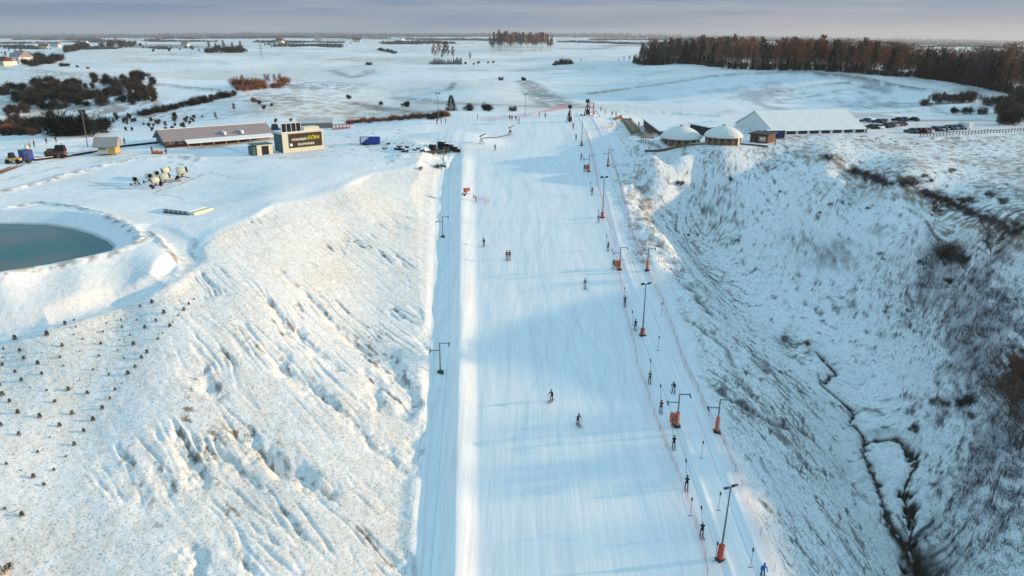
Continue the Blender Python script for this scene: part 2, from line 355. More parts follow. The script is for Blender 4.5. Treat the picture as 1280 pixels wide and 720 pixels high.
# ------------------------------------------------------------------ build terrain grid
rows = [-50.0]
while rows[-1] < 13000:
    y = rows[-1]
    if y < 50: d = 1.6 if y < 40 else .6
    else: d = max(.17, y * y / 52000.) if y < 300 else y * y / 42000.
    rows.append(y + min(d, 160))
Yr = np.array(rows)
tt = np.arange(-.80, .8001, .00115)
o1 = np.array([.82,.85,.9,.97,1.06,1.18,1.35,1.6,1.9,2.4,3.0,3.8,5.0])
tc_ = np.concatenate([-o1[::-1], tt, o1])
nr_, nc_ = len(Yr), len(tc_)
GX = (tc_[None, :] * (Yr[:, None] + 60.0)); GY = np.repeat(Yr[:, None], nc_, 1)
X, Y = GX.ravel(), GY.ravel()
Z, A_ = shape(X, Y, True)
print('terrain', nr_, nc_, time.time() - T0)
# pixel coordinates of each vertex, used only to know which real patch of land a vertex belongs to
dz_ = Y * cp - Z * sp; dz_ = np.maximum(dz_, 1e-3)
PX = 640 + F * X / dz_; PY = 360 - F * (Y * sp + Z * cp) / dz_
def blob(cx, cy, rx, ry): return np.exp(-(((PX - cx) / rx) ** 2 + ((PY - cy) / ry) ** 2))
SNOW = np.array([.83, .84, .86]); DIRTY = np.array([.66, .64, .62]); TAN = np.array([.30, .22, .15]); HEATH = np.array([.10, .085, .095]); MUD = np.array([.040, .028, .018]); GREY = np.array([.20, .20, .22])
colr = np.tile(SNOW, (len(X), 1))
def lay(c, k):
    global colr
    k = np.clip(k, 0, 1)[:, None]; colr = colr * (1 - k) + np.array(c) * k
_ks = np.tanh((X - np.interp(Y, SW[0][::-1, 1], SW[0][::-1, 0])) / 5) * A_['right']; Xn = X + .6 * _ks * (Z + 50); Yn = Y - .5 * np.abs(_ks) * (Z + 50)
nA = fbm(Xn / 1.7, Yn / 2.0, 4, 201, .62); nB = fbm(Xn / .6, Yn / .7, 3, 211, .6); nC = fbm(X / 12, Y / 14, 3, 221); nS = fbm((A_['c2'] + nA * 1.2) / .8, A_['a2'] / 4, 4, 231, .62)
near = (Y < 262)
# left hillside: stubble peeping through
fm = A_['fieldm']
lay(np.array([.68,.63,.55]), fm * (.10 + .42 * ss(-.3, .4, nA + nC * .6))); lay(TAN, fm * ss(.28, .5, nB + nC * .3) * .32)
lay(TAN * .45, fm * ss(.60, .80, A_['rr'] + nB * .3) * .75 * ss(-.12, .12, nA))
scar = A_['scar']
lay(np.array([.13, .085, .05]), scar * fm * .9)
# scarps with brown earth on the hillside
for cx, cy, rx, ry in ((243,480,6,22),(235,520,8,26),(290,545,30,12),(330,560,30,14),(262,565,14,20),(345,612,8,6),(480,500,10,12),(466,425,8,10),(520,500,8,18)):
    lay(np.array([.20, .12, .06]), fm * blob(cx, cy, rx, ry) * ss(.10, .25, nS + .25 * nB))
# plateau tracks and dirt
pm = A_['plat']
lay(DIRTY, pm * ss(.0, .35, nC) * .25)
lay(TAN * .6, pm * ss(.22, .4, nA) * (blob(230,205,28,7) + blob(430,185,60,10) + blob(530,185,40,12) + blob(480,170,50,10) + blob(30,205,40,10) + blob(110,185,100,5) + blob(500,205,40,8)) * .9)
for P, h, wd in RW[:4]:
    d, t = dpoly(X, Y, P); lay(TAN * .9, pm * np.exp(-((d - wd * .5) / (wd * .6)) ** 2) * ss(-.1, .25, nA) * .8)
lay(np.array([.12,.10,.08]), A_['tr'] * ss(.25, .5, nA) * .3)
lay(TAN * .7, np.exp(-((A_['sdp'] - .2) / .25) ** 2) * .6 * (Y < 150))
TL = [([(0,226),(70,210),(140,199),(200,190)],.4),([(240,170),(300,190),(380,192)],.5),([(110,225),(150,236),(200,230)],.5),([(330,225),(260,215),(200,240),(240,260)],.35),([(205,352),(236,326),(240,300)],.6),([(190,180),(120,187),(45,197),(0,203)],1.0),([(280,206),(330,197),(420,195)],.5),([(455,163),(500,160),(520,161)],.6)]
for p, wd in TL:
    wq_ = nC * 2.5; d, t = dpoly(X + wq_, Y + wq_, pl(p)); lay(np.array([.22,.21,.21]), pm * np.exp(-(d / wd) ** 2) * .5 * ss(-.25, .1, nA))
# right bank, streaked with grass
rm = A_['right']; bm = A_['bank']
lay(TAN * .5 + HEATH * .25, bm * ss(.03, .26, nS + .35 * nB + nC * .3) * ss(-.35, .15, nC + nA * .4) * .62)
lay(TAN, bm * blob(800, 265, 26, 40) * ss(-.25, .2, nA) * .75)
lay(HEATH, rm * ss(.10, .30, nS * .6 + nA * .5 + nC * .5 - .02) * .35)
lay(HEATH, rm * ss(.22, .36, nA * .8 + nB * .4 + nC * .2) * .75)
lv = np.clip(blob(1210,390,90,50) + blob(1250,450,70,60) + blob(1240,620,60,90) + blob(1190,320,40,30) + blob(1150,360,60,30) * .6 + .7 * blob(1270,560,40,60) + .5 * blob(1180,700,30,40), 0, 1.2)
lay(HEATH * 1.2, rm * ss(.30, .62, nA * .5 + nB * .25 + lv * .50 + nC * .7) * .5)
lay(HEATH * .8, rm * ss(.10, .25, nB * .6 + nA * .5) * np.clip(lv + .30, 0, 1) * .85)
for cx, cy, rx, ry in ((995,298,22,9),(1040,320,38,16),(1058,380,14,10),(1045,305,20,8),(1100,285,20,7),(1055,585,8,10),(985,425,12,10),(1100,540,6,8)):
    lay(HEATH * 1.5, rm * blob(cx, cy, rx, ry) * .65 * ss(-.4, .2, nA))
lay(TAN, rm * ss(.1, .35, nA + nC * .3) * (blob(860,207,60,14) * .8 + blob(900,190,90,5) * .8 + blob(795,165,30,18) * .9))
# terrace and upper right land: rough grass
up = (Y < 262) * ss(900, 1000, PX) * ss(0, 10, (216 + (PX - 1060) * .42) - PY + 8) * (1 - ss(0, 4, 168 - PY))
up = up * (PX > 960)
lay(TAN * 1.25, up * ss(-.12, .28, nA + nC * .6 + nB * .2) * .62)
lay(HEATH, up * ss(.25, .4, nA + nB * .4 + blob(1150,170,120,6) * .2) * .75)
RL = pl([(985,182),(1020,198),(1060,216),(1110,237),(1160,257),(1220,283),(1285,310)])
d, t = dpoly(X, Y, RL); lay(TAN * 1.2, np.exp(-((d) / 2.2) ** 2) * ss(-.2, .2, nA) * .7 * near)
lay(np.array([.07,.055,.035]), np.exp(-((d - 3.5) / 2.6) ** 2) * (PY < 216 + (PX - 1060) * .43) * ss(0, .2, nA + .15) * near * ss(1030, 1060, PX) * .8)
lay(MUD * 1.6, scar * (1 - fm) * .95)
lay(MUD, A_['mud'])
# car park: packed snow
CPK = np.array([G0(*p)[:2] for p in ((1072,168),(1165,171),(1300,163),(1300,148),(1200,148),(1080,150))])
cps = sd_poly(X, Y, CPK)
lay(np.array([.74,.72,.72]), ss(1, -1, cps)); lay(np.array([.3,.28,.27]), ss(1, -1, cps) * ss(.2, .5, fbm(X / 9, Y / 2.5, 3, 241)) * .5)
# far land
fr_ = ss(262, 285, Y)
S1 = fbm(X / 26, Y / 40, 4, 251, .6); S2 = fbm(X / 5, Y / 9, 3, 252, .6)
lay(DIRTY * np.array([.93,.9,.85]), fr_ * ss(-.2, .3, fbm(X / 260, Y / 170, 3, 253)) * .5); lay(GREY * 1.4, fr_ * ss(.12, .4, S1) * .25)
lay(GREY, fr_ * ss(-.12, .3, S1 + S2 * .4) * np.clip(blob(1040,118,170,24) + blob(1180,125,110,24) * 1.1, 0, 1) * .62)
lay(GREY * 1.1, fr_ * ss(-.3, .2, S2 + S1) * np.clip(blob(400,110,50,7) * 1.2 + blob(355,106,30,6), 0, 1) * .7)
lay(TAN * 1.5, fr_ * ss(-.3, .25, S2 + S1 * .5) * np.clip(blob(420,140,100,14) * 1.4 + blob(350,135,30,8) + blob(60,98,90,8) * .6, 0, 1) * .75)
lay(TAN * 1.8, fr_ * ss(-.5, .5, S1) * np.clip(blob(440,76,110,2.5) + blob(210,71,60,2) + blob(560,88,120,3) * .4 + blob(720,88,120,2) * .6 + blob(200,80,120,2) * .6, 0, 1) * .85)
GUL = pl([(655,101),(668,110),(685,122),(705,133)]); d, t = dpoly(X, Y, GUL); lay(GREY * .8, fr_ * np.exp(-(d / (7 + 6 * t)) ** 4) * ss(-.5, .1, S2) * .75)
FL = [([(0,86),(130,97),(220,108),(300,117)],5,.6),([(415,88),(440,97),(458,93),(462,88)],6,.6),([(735,118),(800,109),(860,101),(930,94),(1010,92)],3,.8),([(1010,92),(1060,96),(1110,106),(1165,114)],3.5,.9),
      ([(500,122),(540,128),(600,131),(700,135)],6,.6),([(560,113),(566,107),(567,103)],2.5,.8),([(1080,152),(1150,151),(1280,150)],3,.7),([(640,103),(600,100),(620,98)],4,.4),([(440,82),(520,80),(560,78)],6,.5),([(440,128),(480,136),(540,140)],5,.7),
      ([(0,66),(60,64),(110,62)],8,.6),([(960,116),(1010,108),(1060,103)],1.5,.6),([(975,125),(1040,115),(1090,108)],1.5,.5)]
for p, wd, k in FL:
    P = pl(p); m = bbox(X, Y, P, wd * 4); d, t = dpoly(X[m], Y[m], P); kk = np.zeros_like(X); kk[m] = np.exp(-(d / wd) ** 2) * k * ss(-.5, .1, S2[m]); lay(np.array([.14,.12,.11]), kk)
pinkb = pl([(600,152),(660,145),(700,136),(712,132)]); d, t = dpoly(X, Y, pinkb); lay(np.array([.42,.28,.24]), np.exp(-(d / 2.0) ** 2) * .6 * ss(-.4, .1, nA))
sl = blob(60,128,80,22) + blob(150,140,60,14); lay(TAN * .8, fr_ * np.clip(sl * 1.3 + blob(340,125,60,8) + blob(480,152,70,5), 0, 1) * ss(-.25, .2, S2 + nC) * .75)
lay(np.array([.12,.10,.09]), fr_ * blob(230,150,70,12) * ss(.05, .3, S2) * .7)
# distant field mosaic: strips of ploughed / wooded land
ff = ss(1300, 2200, Y)
lay(np.array([.11,.11,.12]), ff * ss(.18, .30, fbm(X / 600, Y / 260, 4, 261, .55)) * .8)
# piste: groomed snow with downhill streaks, faint dirt
pw = A_['wpst']
lay(SNOW * np.array([.985,.985,.985]), pw * .9); lay(np.array([.66,.68,.72]), pw * ss(0, .35, fbm(X / 1.6, Y / 40, 4, 273, .6)) * .2)
for kx in range(22):
    x0_ = RS.uniform(-4, 19); am = RS.uniform(.8, 3.2); la = RS.uniform(5, 11); ph_ = RS.uniform(0, 6); ya = RS.uniform(50, 150); yb_ = ya + RS.uniform(30, 90)
    for o_ in (0, .28): lay(np.array([.60,.63,.70]), pw * np.exp(-((X - x0_ - o_ - am * np.sin(Y / la + ph_)) / .13) ** 2) * ss(ya, ya + 5, Y) * ss(yb_, yb_ - 5, Y) * .22)
lay(np.array([.55,.5,.47]), pw * ss(.1, .4, fbm(X / 1.2, Y / 14, 3, 271)) * (A_['q'] < .9) * .18)
rough = np.clip(1 - pw * .95, 0, 1) * (1 - .5 * pm)
rough = np.where(Y > 262, .35, rough)

EP = 0
def add_grid(name, sel_faces, mat_):
    fi = F4[sel_faces]; used, inv = np.unique(fi, return_inverse=True)
    me = bpy.data.meshes.new(name); nv, nf = len(used), len(fi)
    co = np.stack([X[used], Y[used], Z[used]], 1).astype(np.float32)
    me.vertices.add(nv); me.vertices.foreach_set('co', co.ravel())
    me.loops.add(nf * 4); me.loops.foreach_set('vertex_index', inv.reshape(-1).astype(np.int32))
    me.polygons.add(nf); me.polygons.foreach_set('loop_start', np.arange(0, nf * 4, 4, dtype=np.int32)); me.polygons.foreach_set('loop_total', np.full(nf, 4, np.int32))
    me.polygons.foreach_set('use_smooth', np.ones(nf, bool)); me.update(calc_edges=True)
    ca = me.color_attributes.new('Col', 'FLOAT_COLOR', 'POINT')
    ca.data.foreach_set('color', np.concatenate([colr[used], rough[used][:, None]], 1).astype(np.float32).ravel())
    me.materials.append(mat_); o = bpy.data.objects.new(name, me); COL.objects.link(o); o['kind'] = 'structure'; return o
i = np.arange(nr_ * nc_).reshape(nr_, nc_)
F4 = np.stack([i[:-1, :-1], i[:-1, 1:], i[1:, 1:], i[1:, :-1]], -1).reshape(-1, 4)
fc = lambda a: a[F4].mean(1)
is_p = fc(A_['wpst']) > .5; is_m = (fc(A_['mud']) > .5) & ~is_p; is_c = (fc(cps) < 0); is_far = fc(Y) > 262
is_trk = (fc(A_['tr']) > .5) & ~is_p
add_grid('ski_slope', is_p, gm); add_grid('stream', is_m, gm); add_grid('parking_lot', is_c & ~is_p, gm); add_grid('path', is_trk & ~is_c, gm)
add_grid('fields', is_far & ~is_p & ~is_c & ~is_m & ~is_trk, gm)
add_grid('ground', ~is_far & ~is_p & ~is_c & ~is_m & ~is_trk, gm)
print('terrain meshes', time.time() - T0)
import bisect
ZG = Z.reshape(nr_, nc_)
def hzg(x, y):
    """bilinear height from the built grid"""
    j = bisect.bisect_right(rows, y) - 1; j = max(0, min(nr_ - 2, j)); fy = (y - Yr[j]) / (Yr[j + 1] - Yr[j])
    r = []
    for q in (j, j + 1):
        t = x / (Yr[q] + 60.0); k = int(np.searchsorted(tc_, t)) - 1; k = max(0, min(nc_ - 2, k)); fx = (t - tc_[k]) / (tc_[k + 1] - tc_[k]); r.append(ZG[q, k] * (1 - fx) + ZG[q, k + 1] * fx)
    return float(r[0] * (1 - fy) + r[1] * fy)
_gs = np.exp(np.linspace(math.log(45), math.log(12500), 900))
def g(px, py):
    d = ray(px, py); lo = None
    for s in _gs:
        if d[2] * s < hzg(d[0] * s, d[1] * s): break
        lo = s
    if lo is None: lo = 45
    hi = s
    for _ in range(18):
        m = (lo + hi) / 2
        if d[2] * m < hzg(d[0] * m, d[1] * m): hi = m
        else: lo = m
    return Vector((d[0] * hi, d[1] * hi, hzg(d[0] * hi, d[1] * hi)))
def ppm(p): return F / (p[1] * cp - p[2] * sp)     # pixels per metre at a point
#@@OBJECTS@@
# ------------------------------------------------------------------ object helpers
def tag(o, label=None, cat=None, group=None, kind=None):
    if label: o['label'] = label
    if cat: o['category'] = cat
    if group: o['group'] = group
    if kind: o['kind'] = kind
    return o
class MB:
    def __init__(s): s.v = []; s.f = []; s.m = []; s.mi = 0
    def add(s, vs, fs):
        n = len(s.v); s.v.extend([tuple(v) for v in vs])
        for f in fs: s.f.append(tuple(n + i for i in f)); s.m.append(s.mi)
    def box(s, x0, x1, y0, y1, z0, z1, M=None, tp=0):
        vs = [(x0,y0,z0),(x1,y0,z0),(x1,y1,z0),(x0,y1,z0),(x0+tp,y0+tp,z1),(x1-tp,y0+tp,z1),(x1-tp,y1-tp,z1),(x0+tp,y1-tp,z1)]
        if M is not None: vs = [M @ Vector(v) for v in vs]
        s.add(vs, [(0,3,2,1),(4,5,6,7),(0,1,5,4),(1,2,6,5),(2,3,7,6),(3,0,4,7)])
    def tube(s, a, b, r0, r1=None, n=6, cap=True):
        a, b = Vector(a), Vector(b); r1 = r0 if r1 is None else r1; d = (b - a)
        if d.length < 1e-6: return
        d.normalize(); u = d.orthogonal().normalized(); v = d.cross(u)
        vs = [a + (u * math.cos(k * 2 * math.pi / n) + v * math.sin(k * 2 * math.pi / n)) * r0 for k in range(n)] + \
             [b + (u * math.cos(k * 2 * math.pi / n) + v * math.sin(k * 2 * math.pi / n)) * r1 for k in range(n)]
        fs = [(k, (k + 1) % n, n + (k + 1) % n, n + k) for k in range(n)]
        if cap: fs += [tuple(range(n))[::-1], tuple(range(n, 2 * n))]
        s.add(vs, fs)
    def prism(s, prof, y0, y1, M=None):
        """profile in x,z extruded along y"""
        n = len(prof); vs = [(x, y0, z) for x, z in prof] + [(x, y1, z) for x, z in prof]
        if M is not None: vs = [M @ Vector(v) for v in vs]
        s.add(vs, [(k, (k + 1) % n, n + (k + 1) % n, n + k) for k in range(n)] + [tuple(range(n))[::-1], tuple(range(n, 2 * n))])
    def lathe(s, prof, n=16, c=(0, 0, 0)):
        vs = []; fs = []
        for r, z in prof:
            for k in range(n): a = 2 * math.pi * k / n; vs.append((c[0] + r * math.cos(a), c[1] + r * math.sin(a), c[2] + z))
        for i in range(len(prof) - 1):
            for k in range(n): fs.append((i * n + k, i * n + (k + 1) % n, (i + 1) * n + (k + 1) % n, (i + 1) * n + k))
        s.add(vs, fs)
    def sliver(s, p, d, L_, w_):
        d = Vector(d); 
        if d.length < 1e-5: return
        d.normalize(); q = d.cross(Vector((random.gauss(0, 1), random.gauss(0, 1), random.gauss(0, 1))))
        if q.length < 1e-5: return
        q.normalize(); p = Vector(p); s.add([p - q * w_ * .5, p + q * w_ * .5, p + d * L_], [(0, 1, 2)])
    def build(s, name, mats, parent=None, smooth=False, loc=None):
        me = bpy.data.meshes.new(name); me.from_pydata(s.v, [], s.f)
        for m in (mats if isinstance(mats, (list, tuple)) else [mats]): me.materials.append(m)
        if any(s.m): me.polygons.foreach_set('material_index', s.m)
        if smooth: me.polygons.foreach_set('use_smooth', [True] * len(s.f))
        me.update(); o = bpy.data.objects.new(name, me); COL.objects.link(o)
        if parent is not None: o.parent = parent
        if loc is not None: o.location = loc
        return o
def empty(name, loc, rz=0, label=None, cat=None, group=None):
    o = bpy.data.objects.new(name, None); COL.objects.link(o); o.location = loc; o.rotation_euler = (0, 0, rz); o.empty_display_size = .3
    return tag(o, label, cat, group)
KIDS = {}
def kids(o):
    if o.as_pointer() not in KIDS: KIDS[o.as_pointer()] = [c for c in bpy.data.objects if c.parent == o]
    return KIDS[o.as_pointer()]
def copy_tree(o, parent=None):
    c = o.copy(); COL.objects.link(c)
    if parent is not None: c.parent = parent
    for ch in kids(o): copy_tree(ch, c)
    return c
class Proto:
    """first call hands out the built object itself, later calls a copy with its parts"""
    def __init__(s, o):
        s.o = o; s.used = False; s.walk(o)
    def walk(s, o):
        for c in kids(o): s.walk(c)
    def get(s, loc, rz=0, sc=1, label=None, group=None, rx=0, ry=0):
        c = s.o if not s.used else copy_tree(s.o); s.used = True
        c.location = loc; c.rotation_euler = (rx, ry, rz); c.scale = (sc, sc, sc) if not isinstance(sc, tuple) else sc
        if label: c['label'] = label
        if group: c['group'] = group
        return c
M_steel = mat('galvanised_steel', (.20, .21, .22, 1), .45, .2, 2, .6)
M_dark = mat('dark_steel', (.035, .037, .04, 1), .5, .3)
M_black = mat('black_rubber', (.015, .015, .017, 1), .7, .3)
M_red = mat('red_padding', (.42, .07, .05, 1), .6, .25)
M_orange = mat('orange_padding', (.55, .14, .08, 1), .6, .25)
M_pinkpad = mat('faded_padding', (.75, .42, .32, 1), .7, .2)
M_wood = mat('weathered_wood', (.16, .10, .065, 1), .85, .35, 4)
M_woodl = mat('light_wood', (.36, .27, .17, 1), .85, .3, 4)
M_brown = mat('brown_boards', (.14, .065, .045, 1), .8, .3, 3)
M_white = mat('white_paint', (.72, .71, .68, 1), .55, .1, 2)
M_cream = mat('cream_panel', (.66, .63, .50, 1), .6, .12, 2)
M_snow = mat('roof_snow', (.80, .81, .83, 1), .7, .05, 1.5, 0, .3)
M_roof = mat('grey_brown_roof', (.31, .25, .25, 1), .8, .25, 1.2)
M_blue = mat('blue_paint', (.03, .06, .30, 1), .5, .25, 2)
M_navy = mat('navy_paint', (.02, .035, .12, 1), .5, .3, 2)
M_yel = mat('ochre_panel', (.62, .40, .13, 1), .6, .2, 2)
M_glass = mat('dark_glass', (.02, .025, .03, 1), .12, .2)
M_bark = mat('grey_bark', (.09, .07, .06, 1), .9, .4, 6)
M_birch = mat('birch_bark', (.42, .38, .33, 1), .8, .45, 5)
M_twig = mat('brown_twigs', (.11, .070, .048, 1), .9, .4, .3)
M_twigr = mat('russet_twigs', (.27, .11, .062, 1), .9, .35, .3)
M_twigg = mat('grey_twigs', (.085, .07, .068, 1), .9, .3, .3)
M_need = mat('dark_needles', (.020, .024, .016, 1), .9, .5, .6)
M_bushd = mat('dark_scrub', (.055, .042, .033, 1), .9, .5, .6)
M_grass = mat('dry_grass', (.26, .18, .10, 1), .9, .35, 1)
M_heath = mat('purple_heath', (.065, .050, .058, 1), .9, .45, .5)
M_teal = mat('teal_paint', (.06, .12, .13, 1), .6, .3)

# ------------------------------------------------------------------ pond
m, nt_, b_ = new_mat('pond_water'); N_, L_ = nt_.nodes, nt_.links
b_.inputs['Roughness'].default_value = .22; b_.inputs['Specular IOR Level'].default_value = .15
tcn = N_.new('ShaderNodeNewGeometry'); no = N_.new('ShaderNodeTexNoise'); no.inputs['Scale'].default_value = .07; no.inputs['Detail'].default_value = 2; L_.new(tcn.outputs['Position'], no.inputs['Vector'])
rpn = N_.new('ShaderNodeValToRGB'); rpn.color_ramp.elements[0].position = .42; rpn.color_ramp.elements[0].color = (.008, .11, .11, 1); rpn.color_ramp.elements[1].position = .6; rpn.color_ramp.elements[1].color = (.10, .125, .11, 1)
L_.new(no.outputs['Fac'], rpn.inputs['Fac']); L_.new(rpn.outputs['Color'], b_.inputs['Base Color'])
mb = MB(); cpn = POND.mean(0); PO = cpn + (POND - cpn) * 1.03
mb.add([(p[0], p[1], POND_Z) for p in PO], [tuple(range(len(PO)))])
o = mb.build('pond', m); o.data.flip_normals() if o.data.polygons[0].normal.z < 0 else None; tag(o, kind='structure')

# ------------------------------------------------------------------ trees and shrubs
def limb_tree(h, spread, nl, nt, tw, bark, twm, r=.035, lean=0, start=.3, droop=0, tw_len=.16, up=.5, limb_w=1.0):
    root = empty('bare_tree', (0, 0, 0)); tr = MB(); cr = MB()
    pts_ = []; x = y = 0
    for k in range(7): z = h * .96 * k / 6; pts_.append(Vector((x, y, z))); x += random.gauss(lean, .012 * h); y += random.gauss(0, .012 * h)
    rad = [h * r * .5 * (1 - .85 * (k / 6)) for k in range(7)]
    for k in range(6): tr.tube(pts_[k] - Vector((0, 0, .3 if k == 0 else 0)), pts_[k + 1], rad[k], rad[k + 1], 6, False)
    ends = []
    for i in range(nl):
        f = start + (1 - start) * (i + random.random()) / nl; f = min(f, .97); k = min(5, int(f * 6)); p = pts_[k].lerp(pts_[k + 1], f * 6 - k)
        a = i * 2.4 + random.uniform(-.5, .5); L0 = spread * (1.15 - .75 * f) * random.uniform(.75, 1.2)
        d = Vector((math.cos(a), math.sin(a), up + .5 * f + random.uniform(-.15, .2))); q = p + d.normalized() * L0 * .55; q2 = q + Vector((d.x * .8, d.y * .8, d.z * 1.2 - droop)).normalized() * L0 * .5
        w_ = h * .0062 * limb_w * (1.4 - f); cr.tube(p, q, w_, w_ * .65, 4, False); cr.tube(q, q2, w_ * .65, w_ * .25, 3, False); ends.append((p, q, q2, L0))
        for j in range(2):
            t0 = random.uniform(.3, .9); b0 = p.lerp(q, t0) if random.random() < .4 else q.lerp(q2, t0); e = b0 + Vector((d.x + random.gauss(0, .7), d.y + random.gauss(0, .7), d.z + random.gauss(0, .4) + .2)).normalized() * L0 * .38
            cr.tube(b0, e, w_ * .4, w_ * .15, 3, False); ends.append((b0, b0.lerp(e, .5), e, L0 * .5))
    for i in range(nt):
        p, q, q2, L0 = random.choice(ends); t = random.random() ** .7; b0 = p.lerp(q, t * 2) if t < .5 else q.lerp(q2, t * 2 - 1)
        b0 = b0 + Vector((random.gauss(0, .10 * L0), random.gauss(0, .10 * L0), random.gauss(0, .08 * L0)))
        dd = (q2 - p).normalized() + Vector((random.gauss(0, .6), random.gauss(0, .6), random.gauss(.1, .5) - droop))
        cr.sliver(b0, dd, tw_len * spread * random.uniform(.6, 1.5), tw)
    tr.build('trunk', bark, root, True); cr.build('crown', twm, root); return root
def conifer(h, spread, nt, twm=None):
    root = empty('conifer', (0, 0, 0)); tr = MB(); tr.tube((0, 0, -.3), (0, 0, h * .97), h * .018, h * .003, 6); cr = MB()
    for i in range(nt):
        f = random.random() ** 1.25; a = random.uniform(0, 6.283); R0 = spread * (1 - f) ** .85 * (.78 + .3 * math.sin(f * 46 + a * 1.3)) + .02 * h
        z = h * (.07 + .93 * f); rr_ = R0 * math.sqrt(random.uniform(.1, 1)); p = Vector((rr_ * math.cos(a), rr_ * math.sin(a), z - rr_ * .28 + random.gauss(0, .015 * h)))
        cr.sliver(p, (math.cos(a), math.sin(a), -.25 + random.gauss(0, .35)), h * .085 * random.uniform(.6, 1.3), h * .022)
    tr.build('trunk', M_bark, root); cr.build('crown', twm or M_need, root); return root
def shrub(w_, h, nt, m_, tw, name='bare_shrub', lobes=6, ln=.3, one=False):
    cr = MB(); st = MB(); L0 = []
    for i in range(lobes):
        a = random.uniform(0, 6.283); r0 = w_ * .5 * random.random() ** .6 * .75; L0.append((r0 * math.cos(a), r0 * math.sin(a), h * random.uniform(.08, .58), random.uniform(.45, 1)))
    for i in range(nt):
        lx, ly, lz, k = random.choice(L0); v = Vector((random.gauss(0, 1), random.gauss(0, 1), random.gauss(0, 1))).normalized() * random.random() ** .75 * 1.25
        p = Vector((lx + v.x * w_ * .22 * k, ly + v.y * w_ * .22 * k, max(-.05 * h, lz + v.z * h * .36 * k)))
        d = Vector((v.x * .8 + random.gauss(0, .35), v.y * .8 + random.gauss(0, .35), .7 + random.gauss(0, .3))); cr.sliver(p, d, ln * h * random.uniform(.5, 1.2), tw)
    if one: return cr
    root = empty(name, (0, 0, 0))
    for i in range(7):
        lx, ly, lz, k = random.choice(L0); st.tube((lx * .15, ly * .15, -.15), (lx * .8, ly * .8, lz), .018 * h, .008 * h, 4, False)
    st.build('stem', M_bark, root); cr.build('foliage', m_, root); return root

def plant(proto, px, py, hpx, base_h, label, cat='tree', group=None, rz=None, wide=1.0):
    p = g(px, py); sc = hpx / ppm(p) / base_h
    o = proto.get((p.x, p.y, p.z - .03 * sc), random.uniform(0, 6.28) if rz is None else rz, (sc * wide, sc * wide, sc), label, group); o['category'] = cat
    if 'shrub' in o.name:
        gl = (group or '') + label
        o.name = 'undergrowth_bush' if 'undergrowth' in gl else 'hedge_bush' if ('hedge' in gl or 'belt' in gl) else 'scrub_bush' if ('scrub' in gl or 'thicket' in gl) else 'field_bush'
    return o

# prototypes of unit height 10 m
def pr(o): return Proto(o)
FT = [pr(limb_tree(10, 2.6, 16, 1500, .085, M_bark, m_, .028, .01, .35, 0, .30, .9)) for m_ in (M_twigr, M_twig, M_twigg)]
FTb = [pr(limb_tree(10, 2.2, 14, 1100, .075, M_birch, m_, .024, 0, .4, .1, .32, 1.0)) for m_ in (M_twig, M_twigr)]
FC = [pr(conifer(10, 2.2, 1500)), pr(conifer(10, 2.9, 1700))]
SH = [pr(shrub(8, 10, 900, m_, .28, lobes=7)) for m_ in (M_bushd, M_twig)]
SHu = [pr(shrub(9, 10, 900, M_bushd, .30, lobes=9))]
SHr = [pr(shrub(11, 10, 1300, M_twigr, .22, lobes=8))]
SHd = [pr(shrub(14, 10, 1500, M_bushd, .26, lobes=13)), pr(shrub(12, 10, 1400, M_need, .28, 'dark_shrub', lobes=9))]
# forest on the right, one tree at a time along the edge
front = [(792,79.5),(805,81.5),(828,81.5),(852,79.8),(872,80.5),(893,84),(915,87),(960,88),(1027,88.5),(1065,91.5),(1110,95.5),(1145,97),(1185,102),(1235,111),(1262,118),(1290,128)]
tops = [(785,64),(800,55),(825,52),(850,49),(890,49),(960,50),(1000,51),(1060,54),(1085,57),(1110,59),(1150,65),(1200,70),(1290,71)]
fx = [a for a, b in front]; fy = [b for a, b in front]; tx = [a for a, b in tops]; ty = [b for a, b in tops]
frontw = [(g(a, b).x, g(a, b).y) for a, b in front]
cum = [0]
for i in range(len(frontw) - 1): cum.append(cum[-1] + math.hypot(frontw[i + 1][0] - frontw[i][0], frontw[i + 1][1] - frontw[i][1]))
NF = 172; placed = []
def front_at(f): 
    s_ = f * cum[-1]; return np.interp(s_, cum, [q[0] for q in frontw]), np.interp(s_, cum, [q[1] for q in frontw])
G_F = 'trees of the forest edge on the right'
for row in range(3):
    cnt = (NF, 60, 50)[row]
    for i in range(cnt):
        # spacing even in angle so that near and far trees fill the edge alike
        px = 790 + (i + random.random() * .9) / cnt * 505; py = np.interp(px, fx, fy)
        p = g(px, py); d = Vector((p.x, p.y, 0)).normalized(); back = row * 9 + random.uniform(0, 8)
        p = Vector((p.x, p.y, 0)) + d * back; z = hzg(p.x, p.y); p = Vector((p.x, p.y, z))
        hp = (py - np.interp(px, tx, ty)) * random.uniform(.62, 1.02) * (.55 if px < 800 else 1); h_ = hp / ppm(p) / 10
        r_ = random.random(); redd = 880 < px < 1140 or px > 1245
        if r_ < (.07 if redd else .30): P_r = random.choice(FC); lb = 'dark evergreen standing among bare trees in the forest edge on the right'; ct = 'tree'
        elif r_ < .5: P_r = random.choice(FTb); lb = 'slender pale-stemmed bare tree in the forest edge on the right'
        elif redd: P_r = random.choice([FT[0], FT[0], FT[1]]); lb = 'bare brown-crowned tree in the forest edge on the right'
        else: P_r = random.choice(FT[1:]); lb = 'bare dark-crowned tree in the forest edge on the right'
        o = P_r.get((p.x, p.y, p.z - .3), random.uniform(0, 6.28), (h_ * .95, h_ * .95, h_), lb, G_F); o['category'] = 'tree'
